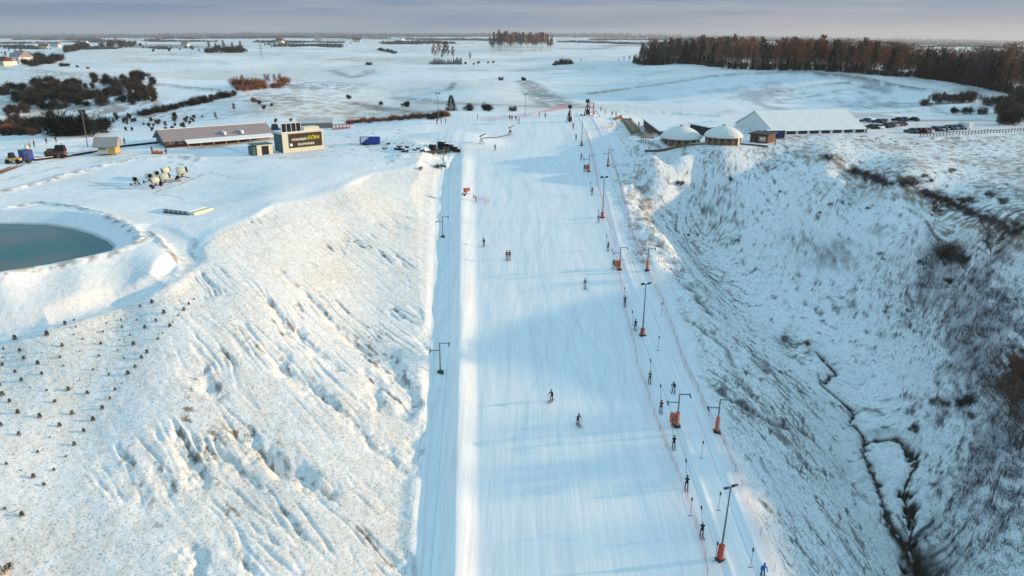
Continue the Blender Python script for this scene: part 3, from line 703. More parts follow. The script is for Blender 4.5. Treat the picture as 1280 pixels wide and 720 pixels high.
for i in range(90):
    px = 792 + (i + random.random()) / 90 * 490; py = np.interp(px, fx, fy) - random.random() * 1.0
    plant(SHu[0], px, py, random.uniform(6, 11) * (1 if px < 1150 else 1.6), 10, 'dark undergrowth bush at the foot of the forest edge on the right', 'bush', 'undergrowth bushes at the forest edge', None, 1.0)
# the mass of the wood behind its edge: one object
def mass(name, where, tri, mats, label, size=1.0, cat=None):
    """where: list of (x, y, height); each becomes a light tree of slivers"""
    mb_ = MB()
    for x_, y_, h_ in where:
        z_ = hzg(x_, y_); mb_.mi = random.randrange(len(mats)); mb_.tube((x_, y_, z_ - .3), (x_, y_, z_ + h_ * .8), h_ * .012, h_ * .005, 3, False)
        for k in range(tri):
            f = random.uniform(.03, 1); R0 = h_ * .22 * (.35 + .65 * math.sin(math.pi * min(1, max(0, (f - .18) / .85)))) * random.random() ** .5; a = random.uniform(0, 6.283)
            mb_.sliver((x_ + R0 * math.cos(a), y_ + R0 * math.sin(a), z_ + h_ * f * .93), (math.cos(a) * .6, math.sin(a) * .6, .8), h_ * .10 * size, h_ * .022 * size)
    o = mb_.build(name, mats); tag(o, label, cat or 'wood', None, 'stuff'); return o
wh = []
for i in range(560):
    px = random.uniform(812, 1330); py = np.interp(px, fx, fy); p = g(min(px, 1279), py); dx = (px - min(px, 1279)) / F * p.y
    d = Vector((p.x + dx, p.y, 0)); d = d.normalized(); p = Vector((p.x + dx, p.y, 0)) + d * random.uniform(22, 170)
    hp = (py - np.interp(px, tx, ty)) * random.uniform(.8, 1.0); hh = hp / ppm(Vector((p.x, p.y, -25))); wh.append((p.x, p.y, min(hh, 24)))
mass('forest', wh, 120, [M_twigr, M_twig, M_twigg, M_need, M_twigr], 'deep mass of bare brown trees behind the forest edge on the right')
# centre wood on the far field
G_C = 'trees of the small wood on the far field'
for i in range(62):
    px = 612 + 79 * (i + random.random()) / 62; p = g(px, 65.2 - (px - 640) * .008); d = Vector((p.x, p.y, 0)).normalized() * random.uniform(0, 120); p = Vector((p.x + d.x, p.y + d.y, 0)); p.z = hzg(p.x, p.y)
    h_ = (20.5 if 618 < px < 684 else 16) * random.uniform(.85, 1.08) / ppm(p) / 10
    o = random.choice(FTb + FT[1:]).get(p, random.uniform(0, 6.28), (h_ * .8, h_ * .8, h_), 'tall thin bare tree of the small dark wood on the far field', G_C); o['category'] = 'tree'
# single trees and bushes across the far fields  (px, py, height px)
def many(lst, protos, base, label, cat, group, wide=1.0, jit=0):
    for q in lst:
        plant(random.choice(protos), q[0], q[1], q[2], base, label if len(q) < 4 else q[3], cat, group, None, wide)
many([(543,79.5,22),(548,79,26),(555,79.5,25),(561,80,26),(567,80,20),(552,80,17),(588,79.5,13)], FTb, 10, 'tall bare tree in the clump at the middle of the snowy plain', 'tree', 'bare trees of the clump on the plain')
many([(537 + i * 2.3, 80 + random.random(), random.uniform(4, 9)) for i in range(18)], FC, 10, 'small dark conifer at the foot of the bare clump on the plain', 'tree', 'small conifers below the clump on the plain')
many([(582,80.5,4),(598,80,4),(610,79.5,3),(617,79,3.5),(592,81,3)], SH, 10, 'little bush trailing right of the clump on the plain', 'bush', 'little bushes right of the clump', 1.2)
many([(296,107,9),(300,110,16),(305,112,17),(312,110,14),(319,111,16),(325,109,13),(332,109,15),(337,109,15),(343,108,14),(350,107,14),(355,106,13),(329,112,10),(346,110,9)], [SHr[0], FT[0], SHr[0], FTb[1]], 10, 'russet bare tree of the thicket on the white field edge', 'tree', 'russet trees of the thicket at the field edge', 1.3)
many([(298,113,9),(306,114,10),(313,113,9),(321,112,9),(331,111,8),(341,110,8),(352,108,7)], SHr, 10, 'reddish undergrowth bush in the thicket on the white field edge', 'bush', 'bushes of the russet thicket')
many([(260 + i * 3.4, 66 - i * .02, random.uniform(6, 11)) for i in range(14)], SHd + SH, 10, 'dark bush of the straight clump on the pale plain', 'bush', 'dark bushes of the straight clump')
many([(262,66,13),(270,66,11),(281,66,14),(291,66,12),(302,66,13)], FT[1:], 10, 'bare tree rising from the straight dark clump', 'tree', 'bare trees of the straight clump')
many([(82 + i * 2.2, 66 - i * .5, random.uniform(7, 12)) for i in range(13)], SHd + SH, 10, 'dark bush of the slanting copse at the far left', 'bush', 'bushes of the slanting copse')
many([(125,62,8),(128,61,9),(137,60,9),(141,60,12),(145,60,13),(150,60,12),(156,60,11),(163,59,9),(168,58,8),(176,58,5),(183,58,5)], FTb + SH, 10, 'pale thin tree in the row beyond the copse', 'tree', 'row of thin trees beyond the copse')
many([(x_, 63 + random.uniform(-3, 2) if x_ < 320 else 54, random.uniform(2.5, 6)) for x_ in (192,198,207,212,225,232,240,249,306)], SH, 10, 'small dark bush on the far plain behind the straight clump', 'bush', 'bushes on the far plain')
many([(474,63,4),(478,64,5),(483,65,5),(488,66,4.5),(493,67,4)], SHd, 10, 'dark bush in the short slanting row on the far plain', 'bush', 'short slanting row of bushes', 1.3)
plant(SHd[0], 400.5, 58.5, 4.5, 10, 'lone round dark bush far out on the plain', 'bush')
plant(SHd[0], 461, 81.5, 4.5, 10, 'low dark bush beside the farm track on the plain', 'bush', None, None, 1.5)
many([(693,82,4),(698,81,6),(704,80.5,8),(710,80,6),(714,80,4)], SHd, 10, 'dark bush of the small patch on the field left of the forest', 'bush', 'bushes of the small field patch', 1.3)
many([(726,79,6),(773,79,6),(780,78,7),(786,79,9)], FTb, 10, 'thin sapling standing apart before the forest corner', 'tree', 'saplings before the forest corner')
many([(655,101,6),(626,100.5,5)], SHd, 10, 'dark bush at the head of the grey gully', 'bush', 'bushes at the grey gully')
o = plant(SHd[1], 436.5, 123.5, 6.5, 10, 'small dark bush left of the larger round bushes on the blue field', 'bush')
o = plant(SHd[0], 476, 131, 5, 10, 'low bush between the small dark bush and the big round one', 'bush')
o = plant(SHd[1], 507, 134, 10, 10, 'round dark bush on the blue field, left of the pointed conifer', 'bush', None, None, .9)
o = plant(FC[1], 564, 138.5, 19, 10, 'dark pointed conifer with wide skirt behind the top of the slope', 'tree', None, None, 1.4)
o = plant(SHd[0], 586, 138.5, 10, 10, 'flat topped brownish bush right of the pointed conifer', 'bush', None, None, 1.1)
o = plant(SHd[1], 609, 139, 12.5, 10, 'largest round dark bush in the row behind the slope', 'bush', None, None, 1.05)
o = plant(SHd[0], 641, 139, 7, 10, 'small dome-shaped bush at the right end of the row behind the slope', 'bush', None, None, 1.1)
# reddish hedge behind the top station
many([(x_, 155 - (x_ - 440) * .085 + random.uniform(-1, 1), random.uniform(5, 9)) for x_ in np.linspace(435, 560, 34)], SHr, 10, 'reddish brown bush of the low hedge behind the slope top', 'bush', 'bushes of the reddish hedge', 1.0)
many([(545,148,9),(538,149,8),(550,147,8)], SHd, 10, 'dark bush in the middle of the reddish hedge', 'bush', 'dark bushes in the reddish hedge')
many([(345,153,6),(364,152,5),(395,153,5),(402,152,5),(318,128,8),(324,131,7),(330,137,7),(340,133,5)], SHr + SH, 10, 'small brown bush on the pinkish bank behind the buildings', 'bush', 'brown bushes on the pinkish bank')
# scrub valley on the left
big = [(55,166,26),(68,168,30),(82,168,33),(95,168,32),(108,168,30),(120,165,24),(75,170,24),(100,170,26),(130,166,14)]
many(big, [SHd[1], SHd[1], FC[1]], 10, 'big dark evergreen in the black thicket behind the left buildings', 'tree', 'dark evergreens of the black thicket', 1.35)
sc_l = []
for i in range(120):
    x_ = random.uniform(0, 192); y_ = 107 + random.random() * 34 + (6 if x_ < 40 else 0) - .06 * x_
    sc_l.append((x_, y_, random.uniform(8, 15)))
many(sc_l, SHd + [SH[0]], 10, 'dark bush of the scrub covering the left hillside', 'bush', 'scrub bushes on the left hillside', 1.0)
many([(random.uniform(0, 55), random.uniform(148, 170), random.uniform(8, 14)) for i in range(34)], SHd + [SHr[0]], 10, 'dark bush at the left edge beside the black thicket', 'bush', 'bushes beside the black thicket')
many([(x_, 139 - (x_ - 205) * .21 + random.uniform(-2, 1), random.uniform(6, 11)) for x_ in np.linspace(178, 292, 30)], SHd + [SH[0]], 10, 'dark bush of the belt across the left slope', 'bush', 'bushes of the dark belt on the left slope')
many([(random.uniform(140, 245), random.uniform(146, 164), random.uniform(4, 8)) for i in range(40)], SH, 10, 'small bush dotted on the snowy slope behind the long building', 'bush', 'small bushes behind the long building', .9)
many([(272,155,14),(293,142,12),(253,150,6)], [FTb[0], FT[1]], 10, 'small bare tree on the slope behind the long building', 'tree', 'small bare trees behind the long building', 1.2)
many([(random.uniform(30, 78), random.uniform(72, 84), random.uniform(5, 10)) for i in range(24)] + [(78,83,5),(84,83,5),(97,84,3),(110,86,3),(62,80,9),(50,78,9)], SHd, 10, 'dark bush beside the farm at the far left', 'bush', 'bushes beside the far left farm', 1.2)
many([(8,74,9),(15,75,8),(24,74,6),(3,70,5),(12,66,6),(19,66,5)], FT[1:], 10, 'bare tree by the farm at the far left', 'tree', 'bare trees by the far left farm', 1.2)
# scrub at the far right below the forest
many([(1156,132,9),(1160,131,11),(1166,131,11),(1170,130,16),(1178,129,13),(1184,129,14),(1191,129,13),(1198,128,12),(1204,128,13),(1211,128,17),(1217,129,12),(1224,130,10)], FT[1:] + [SHd[0], SH[1]], 10, 'dark shrubby tree of the thicket below the forest', 'tree', 'shrubby trees below the forest', 1.25)
many([(1194,142,10),(1209,143,12),(1227,143,10),(1236,132,14)], SHd, 10, 'separate round dark bush below the thicket at the far right', 'bush', 'round bushes below the thicket')
many([(random.uniform(1245, 1285), random.uniform(132, 158), random.uniform(12, 24)) for i in range(26)], SHd + FT[1:], 10, 'dark bush filling the right corner under the forest', 'bush', 'bushes in the right corner', 1.1)
# ---- near right: valley trees
T1 = pr(limb_tree(6.2, 2.6, 26, 2600, .026, M_birch, M_twigg, .030, -.01, .36, 0, .22, .45, .8))
p = g(1231, 346); hh = 74 / ppm(p); T1.get(p, .4, (hh / 6.2,) * 3, 'tall bare birch with pale trunk on the valley side at right')['category'] = 'tree'
T2 = pr(limb_tree(4, 1.5, 18, 1500, .03, M_birch, M_twig, .035, .0, .45, 0, .25, .5)); T2.o.name = 'bare_tree'
p = g(1167, 287); T2.get(p, .4, (33 / ppm(p) / 4,) * 3, 'smaller bare tree left of the tall birch on the valley side')['category'] = 'tree'
T3 = pr(limb_tree(9, 4.8, 34, 6500, .040, M_bark, M_twig, .035, .0, .14, 0, .17, .55, .9))
for k, (a, b_, c) in enumerate(((1276,560,112),(1262,520,74))):
    p = g(a, b_); T3.get(p, k * 2.1, (c / ppm(p) / 9,) * 3, ('big dark leafless tree cut by the right edge of the picture', 'second leafless tree close behind the big one at the right edge')[k])['category'] = 'tree'
NSH = [pr(shrub(3, 2, 800, M_bushd, .03, lobes=8, ln=.5)), pr(shrub(3, 2, 700, M_twig, .03, lobes=7, ln=.5)), pr(shrub(3.5, 2, 650, M_heath, .03, lobes=9, ln=.5))]
def shr(lst, label, group, cat='bush', wide=1.0):
    for (a, b_, c) in lst: 
        p = g(a, b_); s_ = c / ppm(p) / 2; o = random.choice(NSH).get((p.x, p.y, p.z - .1), random.uniform(0, 6.28), (s_ * wide,) * 2 + (s_,), label, group); o['category'] = cat
shr([(1183,330,28),(1195,322,24),(1205,334,20)], 'dark bush in the thicket between the two bare trees', 'bushes between the two bare trees')
shr([(1029,199,9),(1034,200,8)], 'dark tuft on the sunny start of the valley rim', 'tufts at the start of the valley rim')
shr([(1065 + i * 6.5, 216 + i * 2.4, random.uniform(8, 12)) for i in range(8)], 'dark bush of the row along the valley rim nearest the tent', 'bushes along the valley rim', 'bush', 1.1)
shr([(1136,230,14),(1130,232,10),(1143,232,11),(1156,222,7)], 'dark bush in the round clump beside the valley rim', 'round clump beside the rim')
shr([(1155 + i * 7, 243 + i * 3.1, random.uniform(8, 13)) for i in range(17)], 'dark brown bush of the long row on the valley rim, below the round clump', 'long row of bushes on the rim', 'bush', 1.1)
shr([(1210,255,13),(1200,253,10),(1236,248,12),(1249,255,12),(1190,215,7),(1165,228,6)], 'loose bush standing above the long rim row', 'loose bushes above the rim row')
shr([(1270,285,12),(1280,290,12)], 'dark bush where the rim meets the right edge', 'bushes at the rim end')
shr([(1100,319,6),(1105,326,5),(1171,505,12),(1180,507,12),(1205,508,15),(1215,505,14),(1216,522,10),(1200,510,12),(1143,538,10),(1139,540,9),(1110,385,4),(1105,391,5),(1135,389,5),(1085,261,4),(1062,256,3.5),(1037,256,4),(1026,267,4),(975,241,4),(914,226,5),(851,231,7),(846,230,6),(921,302,5),(860,295,4),(1010,432,7),(982,426,9),(1187,355,10),(1150,330,7)], 'low dark bush scattered on the snowy valley side', 'low bushes scattered in the valley')
shr([(550,209.5,7),(545,210,5),(525,212,5)], 'dry brown bush at the top of the left bank', 'dry bushes at the top of the bank')
# heath: ground cover of thin stems
mb = MB(); cnt = 0
for i in range(34000):
    px = random.uniform(960, 1300); py = random.uniform(290, 725)
    k = sum(w_ * math.exp(-((px - cx) / rx_) ** 2 - ((py - cy) / ry_) ** 2) for cx, cy, rx_, ry_, w_ in ((1215,385,85,45,1.0),(1255,450,60,55,1.0),(1245,625,60,85,.9),(1185,330,40,32,.8),(1150,350,50,25,.5),(1170,700,40,40,.5),(1275,560,40,60,.9)))
    if random.random() > k * .9 or fbm(np.array([px / 18.]), np.array([py / 12.]), 2, 301)[0] < -.18 + .1: continue
    p = g(px, py) if cnt % 1 == 0 else p; cnt += 1
    for j in range(7):
        q = Vector((p.x + random.gauss(0, .35), p.y + random.gauss(0, .35), 0)); q.z = p.z - .1 + (random.gauss(0, .04))
        mb.sliver(q, (random.gauss(0, .5), random.gauss(0, .5), 1), random.uniform(.25, .75), .05)
    if cnt > 8000: break
o = mb.build('heath', M_heath); tag(o, 'purple brown heath covering the lower right valley side', 'heath', None, 'stuff')
mb = MB()
for i in range(7500):
    if i % 3 == 0: px = random.uniform(985, 1290); py = 176 + random.random() ** .8 * (45 + (px - 985) * .40)
    elif i % 3 == 1: px = random.gauss(797, 12); py = random.uniform(205, 330); px += (py - 265) * .22
    else: py = random.uniform(300, 720); px = 800 + (py - 300) * .45 + random.uniform(5, 90 + (py - 300) * .12); 
    if fbm(np.array([px / 14.]), np.array([py / 8.]), 2, 305)[0] < .02: continue
    p = g(px, py); w_ = .03 + .0003 * p.y
    for j in range(5): mb.sliver((p.x + random.gauss(0, .4), p.y + random.gauss(0, .4), p.z - .05), (random.gauss(0, .4), random.gauss(0, .4), 1), random.uniform(.15, .45), w_)
o = mb.build('dry_grass', M_grass); tag(o, 'dry yellow grass poking through snow on the banks', 'grass', None, 'stuff')
# young trees planted on the left hillside
sap = MB()
for i in range(170):
    f = random.random(); a = random.uniform(0, 6.28); r_ = .22 * (1 - f * .8); sap.sliver((r_ * .6 * math.cos(a), r_ * .6 * math.sin(a), f * .5), (math.cos(a), math.sin(a), .6), .2, .05)
SAPP = empty('sapling', (0, 0, 0)); s2 = MB(); s2.tube((0, 0, -.1), (0, 0, .6), .02, .01, 5); s2.build('stem', M_bark, SAPP); sap.build('foliage', mat('olive_needles', (.10, .085, .05, 1), .9, .4), SAPP); SAPP = pr(SAPP)
zs = [(685,155),(605,155),(610,190),(890,133),(780,160),(865,165),(850,187),(725,195),(515,215),(650,230),(815,220),(415,250),(790,250),(600,255),(505,275),(668,278),(312,285),(400,310),(590,308),(208,318),(495,335),(735,318),(620,345),(708,345),(300,342),(318,383),(190,375),(465,403),(675,390),(75,415),(210,425),(545,428),(640,425),(108,458),(150,490),(235,507),(343,505),(438,522),(577,505),(610,470),(550,548),(12,530),(48,563),(275,565),(90,620),(200,640),(362,625),(512,597),(465,655),(5,683),(300,685),(420,712),(970,50),(945,75),(760,68),(700,88),(235,230),(380,187),(325,175),(370,155),(75,250),(18,300),(15,342),(12,380),(118,348),(820,120),(920,105),(370,228),(535,170),(100,310),(400,455),(2,480)]
zs2 = [(95,8),(250,20),(372,60),(330,118),(190,95),(33,155),(105,185),(270,185),(168,222),(222,260),(25,380),(112,412)]
for a, b_ in [(x_ / 4, 360 + y_ / 4) for x_, y_ in zs] + [(x_ / 4, 540 + y_ / 4) for x_, y_ in zs2]:
    p = g(a, b_ + 2); s_ = random.choice((.35, .5, .7, .8, 1.0)) * random.uniform(.8, 1.2); SAPP.get(p, random.uniform(0, 6), s_, 'tiny young tree planted on the snowy left hillside', 'young trees planted on the left hillside')['category'] = 'sapling'
# tree stump / lopped bush at lower left corner
p = g(6, 716); st = empty('tree_stump', (p.x, p.y, p.z), 0, 'pale broken stump with a leafy sprig in the lower left corner', 'stump')
mb = MB()
for i in range(9): a = i * .7; mb.tube((.12 * math.cos(a), .12 * math.sin(a), -.2), (.4 * math.cos(a), .4 * math.sin(a), .35 + .5 * random.random()), .10, .05, 5)
mb.build('wood', mat('split_wood', (.55, .38, .27, 1), .8, .3, 5), st); mb = MB()
for i in range(160): mb.sliver((.35 + random.gauss(0, .12), .2 + random.gauss(0, .12), .3 + random.random() * .5), (random.gauss(0, 1), random.gauss(0, 1), .6), .2, .06)
mb.build('foliage', M_need, st)
# woods on the hill right of the picture: they throw the shade on the slope
wh = []
for i in range(460):
    x_ = random.uniform(170, 330); y_ = random.uniform(15, 150)
    if y_ > 60 + .35 * x_: continue
    if fbm(np.array([x_ / 14.]), np.array([y_ / 9.]), 2, 311)[0] > .0: continue
    wh.append((x_, y_, random.uniform(10, 17)))
mass('hillside_wood', wh, 150, [M_twig, M_need, M_twigg], 'bare wood on the hill right of the valley', 1.3)
# far belts of woodland and villages near the horizon
for nm, y0, y1, segs, hh in (('far_wood', 2600, 3400, [(0,60),(70,130),(180,260),(320,420),(480,560),(700,830),(1120,1280)], 9), ('far_wood', 1700, 2100, [(95,135),(185,200),(0,40),(340,420),(1220,1290)], 6), ('far_wood', 4200, 5200, [(20,120),(200,480),(500,640),(740,1000),(1000,1260)], 12), ('distant_wood', 7000, 9500, [(-30,1310)], 26), ('distant_wood', 10500, 12500, [(-30,1310),(300,800)], 50)):
    wh = []
    for a, b_ in segs:
        nn = int((b_ - a) * (1.8 if nm == 'far_wood' else .8))
        for i in range(nn):
            px = random.uniform(a, b_); yy = random.uniform(y0, y1) if nm != 'far_wood' else y0 + (y1 - y0) * (.5 + .5 * math.sin(px * .013 + y0)) + random.uniform(-120, 120)
            wh.append(((px - 640) / F * yy * cp * 1.0 + 0, yy, hh * random.uniform(.6, 1.3)))
    mb_ = MB()
    for x_, y_, h_ in wh:
        z_ = hzg(x_, y_); w_ = h_ * random.uniform(1.5, 4)
        for k in range(10): mb_.sliver((x_ + random.uniform(-w_, w_), y_ + random.uniform(-w_, w_), z_ - 1), (random.gauss(0, .3), random.gauss(0, .3), 1), h_ * random.uniform(.5, 1.1), h_ * .9)
    o = mb_.build(nm, mat('far_tree_haze', (.05, .05, .055, 1), .95, .3, .01)); tag(o, ('thin dark belt of woodland on the horizon' if y0 < 10000 else 'faint blue wooded hills closing the horizon') if nm == 'distant_wood' else ('broken dark tree lines on the far plain' if y0 == 2600 else 'low scattered hedges on the nearer plain' if y0 < 2600 else 'dark tree lines just below the horizon'), 'wood', None, 'stuff')
print('plants', time.time() - T0)
# ------------------------------------------------------------------ people
def person_mesh(J, E, rads, name):
    """J joints, E bones, rads radii -> one continuous skinned surface"""
    me = bpy.data.meshes.new(name); me.from_pydata(J, E, []); o = bpy.data.objects.new(name, me); COL.objects.link(o)
    m = o.modifiers.new('skin', 'SKIN'); me.skin_vertices[0].data[0].use_root = True
    for k, r in enumerate(rads): me.skin_vertices[0].data[k].radius = r if isinstance(r, tuple) else (r, r)
    sb = o.modifiers.new('sub', 'SUBSURF'); sb.levels = 1; sb.render_levels = 1
    dg = bpy.context.evaluated_depsgraph_get(); dg.update(); ev = o.evaluated_get(dg); nm = bpy.data.meshes.new_from_object(ev)
    bpy.data.objects.remove(o); bpy.data.meshes.remove(me); nm.name = name
    nm.polygons.foreach_set('use_smooth', [True] * len(nm.polygons)); return nm
PCOL = {}
def cloth(n, c): 
    if n not in PCOL: PCOL[n] = mat(n, c + (1,), .75, .2, 6)
    return PCOL[n]
skinm = cloth('face_skin', (.55, .33, .24)); C_blk = cloth('black_cloth', (.012, .013, .018)); C_nav = cloth('navy_cloth', (.012, .022, .06)); C_red = cloth('red_cloth', (.30, .015, .03)); C_oli = cloth('olive_yellow_cloth', (.20, .17, .03))
C_blu = cloth('blue_cloth', (.02, .10, .42)); C_gry = cloth('grey_cloth', (.10, .11, .12)); C_pnk = cloth('wine_cloth', (.22, .03, .08)); C_brn = cloth('brown_cloth', (.07, .04, .03)); C_grn = cloth('dark_green_cloth', (.02, .05, .04)); C_lgt = cloth('pale_cloth', (.4, .4, .42)); C_org = cloth('orange_cloth', (.5, .14, .04))
def pose(kind):
    # local: faces +Y, feet at z=0
    st = dict(hip=.92, lean=.06, sp=.17, knee=.03, arm='down')
    if kind == 'ski': st = dict(hip=.80, lean=.24, sp=.20, knee=.16, arm='fwd')
    if kind == 'tow': st = dict(hip=.88, lean=-.03, sp=.20, knee=.09, arm='hold')
    if kind == 'bend': st = dict(hip=.86, lean=.42, sp=.22, knee=.05, arm='fwd')
    h, l, s_, kn = st['hip'], st['lean'], st['sp'], st['knee']; sh = h + .50 - abs(l) * .18
    J = [(0, 0, h), (0, l * .5, h + .24), (0, l, sh), (0, l * 1.12, sh + .10), (0, l * 1.15 + .02, sh + .21), (0, l * 1.15 + .015, sh + .31)]
    R_ = [(.155, .115), (.15, .11), (.155, .105), (.055, .055), (.10, .105), (.075, .08)]; E = [(0, 1), (1, 2), (2, 3), (3, 4), (4, 5)]
    part_ = [1, 1, 1, 1, 2, 2]
    for sgn in (-1, 1):
        b0 = len(J); J += [(sgn * .10, .0, h - .06), (sgn * (s_ * .5 + .03), kn, h * .52), (sgn * s_ * .72, kn - .05, .10), (sgn * s_ * .72, kn + .13, .05)]
        R_ += [.098, .072, .055, (.05, .045)]; E += [(0, b0), (b0, b0 + 1), (b0 + 1, b0 + 2), (b0 + 2, b0 + 3)]; part_ += [0, 0, 3, 3]
        b0 = len(J)
        if st['arm'] == 'down': A_j = [(sgn * .20, l, sh - .02), (sgn * .27, l - .03, sh - .28), (sgn * .26, l + .06, sh - .50), (sgn * .25, l + .10, sh - .60)]
        elif st['arm'] == 'fwd': A_j = [(sgn * .20, l, sh - .02), (sgn * .30, l + .06, sh - .25), (sgn * .28, l + .30, sh - .33), (sgn * .27, l + .39, sh - .33)]
        else: A_j = [(sgn * .20, l, sh - .02), (sgn * .25, l + .10, sh - .24), (sgn * .10, l + .26, sh - .16), (sgn * .05, l + .33, sh - .11)]
        J += A_j; R_ += [.070, .052, .042, .045]; E += [(2, b0), (b0, b0 + 1), (b0 + 1, b0 + 2), (b0 + 2, b0 + 3)]; part_ += [1, 1, 1, 3]
    me = person_mesh(J, E, R_, 'person'); Jv = [Vector(j) for j in J]
    mids = []
    for a, b_ in E: mids.append((Jv[a], Jv[b_], part_[b_]))
    idx = []
    for f in me.polygons:
        c = f.center; best = 9; w_ = 0
        for a, b_, k in mids:
            t = max(0, min(1, (c - a).dot(b_ - a) / (b_ - a).length_squared)); d = (c - a.lerp(b_, t)).length
            if d < best: best, w_ = d, k
        if w_ == 1 and c.z < h - .02: w_ = 0
        idx.append(w_)
    me.materials.clear()
    for m_ in (C_blk, C_blk, skinm, C_blk): me.materials.append(m_)
    me.polygons.foreach_set('material_index', idx); me.update(); return me, J, st
POSES = {k: pose(k) for k in ('stand', 'ski', 'tow', 'bend')}
hel = MB(); hel.lathe([(0.0, .155), (.06, .145), (.105, .10), (.122, .03), (.118, -.02)], 10)
pole = MB(); pole.tube((0, 0, 0), (0, -.25, -1.0), .012, .008, 4); pole.lathe([(.0, -.93), (.045, -.93)], 6, (0, -.23, 0))
skim = MB(); skim.box(-.045, .045, -.75, .80, 0, .02); skim.box(-.04, .04, .80, .92, .01, .06)
M_ski = mat('ski_dark', (.05, .03, .035, 1), .4, .3); M_pole = M_steel
_hm = hel.build('helmet', C_blk, None, True); _pm = pole.build('ski_pole', M_pole); _sm = skim.build('ski', M_ski)
HEL, POL, SKI = _hm.data, _pm.data, _sm.data
for o_ in (_hm, _pm, _sm): bpy.data.objects.remove(o_)
def slotmat(o, i, m_): o.material_slots[i].link = 'OBJECT'; o.material_slots[i].material = m_
def person(px, py, kind, head, jac, tro, helm, label, skis=True, poles=False, group=None, sc=1.0, dz=0):
    me, J, st = POSES[kind]; p = g(px, py); root = bpy.data.objects.new('person', me); COL.objects.link(root)
    root.location = (p.x, p.y, p.z + .02 + dz); root.rotation_euler = (0, 0, head); root.scale = (sc,) * 3
    tag(root, label, 'person', group); slotmat(root, 0, tro); slotmat(root, 1, jac)
    h = bpy.data.objects.new('helmet', HEL); COL.objects.link(h); h.parent = root; h.location = (J[4][0], J[4][1] - .01, J[4][2] + .05); slotmat(h, 0, helm)
    if skis:
        for sgn in (-1, 1):
            k = bpy.data.objects.new('ski', SKI); COL.objects.link(k); k.parent = root; k.location = (sgn * st['sp'] * .72, st['knee'], -.01); k.rotation_euler = (0, 0, -sgn * .03)
    if poles:
        for sgn in (-1, 1):
            j = J[13] if sgn < 0 else J[21]; k = bpy.data.objects.new('ski_pole', POL); COL.objects.link(k); k.parent = root; k.location = j; k.rotation_euler = (0, 0, sgn * .2)
    return root
UP = math.radians(-4)   # heading up the slope
G_T = 'skiers riding the tow lift'; G_S = 'skiers on the open slope'; G_W = 'people at the top of the slope'
T_ = [(877,670,C_nav,C_blk,C_lgt,'skier in dark blue riding the tow, nearest the camera beside the tall lamp'),
 (858,611,C_blk,C_nav,C_blk,'skier in black riding the tow, one place uphill of the one by the tall lamp'),
 (842,560,C_blk,C_blk,C_blk,'black clad skier on the tow just below the pair of red padded pylons'),
 (826,515,C_pnk,C_nav,C_red,'skier in a wine red jacket on the tow, left of the red padded pylon'),
 (812,478,C_oli,C_blk,C_oli,'skier in an olive yellow jacket on the tow, beside the pink net'),
 (794,412,C_nav,C_blk,C_blk,'slim dark skier on the tow, left of the lamp mast foot halfway up'),
 (781,382,C_grn,C_blk,C_blk,'dark skier on the tow just uphill of the mast halfway up'),
 (767,335,C_brn,C_blk,C_blk,'skier in dark brown on the tow, touching the upper red pylon foot'),
 (760,313,C_gry,C_blk,C_blk,'skier in grey on the tow just uphill of the upper red pylon'),
 (748,278,C_gry,C_gry,C_grn,'skier in grey on the tow, left of the second mast foot'),
 (740,243,C_grn,C_gry,C_blk,'skier in dull green on the tow, uphill of the second mast'),
 (730.5,214,C_brn,C_nav,C_blk,'skier on the tow beside the small red topmost pylon'),
 (726.5,200,C_pnk,C_gry,C_blk,'skier in dull pink on the tow, above the small red pylon'),
 (720,175,C_brn,C_blk,C_blk,'skier in brown nearing the end of the tow by the thin mast'),
 (716.5,161,C_nav,C_blk,C_blk,'topmost skier still on the tow, just below the lift station')]
TOWP = []
for a, b_, j, t_, h_, lb in T_:
    o = person(a, b_, 'tow', UP + random.uniform(-.1, .1), j, t_, h_, lb, True, False, G_T); TOWP.append(o)
for a, b_, k, hd, j, t_, h_, lb, po in [
 (722,530,'ski',math.radians(200),C_pnk,C_blk,C_blk,'skier in a dark wine jacket skiing down, lowest on the open slope',True),
 (690,500,'ski',math.radians(150),C_blk,C_blk,C_blk,'skier in black turning on the open slope, left of the wine red one',True),
 (731,360,'stand',math.radians(190),C_gry,C_lgt,C_blk,'small pale grey skier alone near the middle of the slope',False),
 (605,307,'ski',math.radians(170),C_blk,C_blk,C_blk,'black clad snowboarder crouching beside the bright berm',False),
 (633.6,324,'stand',math.radians(175),C_red,C_blk,C_blk,'skier in red standing left in the close pair on the slope',False),
 (637,324,'stand',math.radians(185),C_pnk,C_nav,C_red,'skier in wine red standing right in the close pair on the slope',False),
 (619,187.5,'ski',math.radians(180),C_nav,C_blk,C_blk,'dark skier starting down just below the snow gun at the top',True),
 (842,489,'bend',math.radians(160),C_blk,C_blk,C_blk,'black clad skier bending forward right of the tow track',True),
 (953,719,'ski',math.radians(170),C_blu,C_blu,C_blu,'skier in bright blue at the bottom edge of the picture',True)]:
    person(a, b_, k, hd, j, t_, h_, lb, True, po, G_S)
person(595,252,'bend',math.radians(100),C_oli,C_blk,C_oli,'worker in an olive coat beside the berm and the fallen pink net',False)
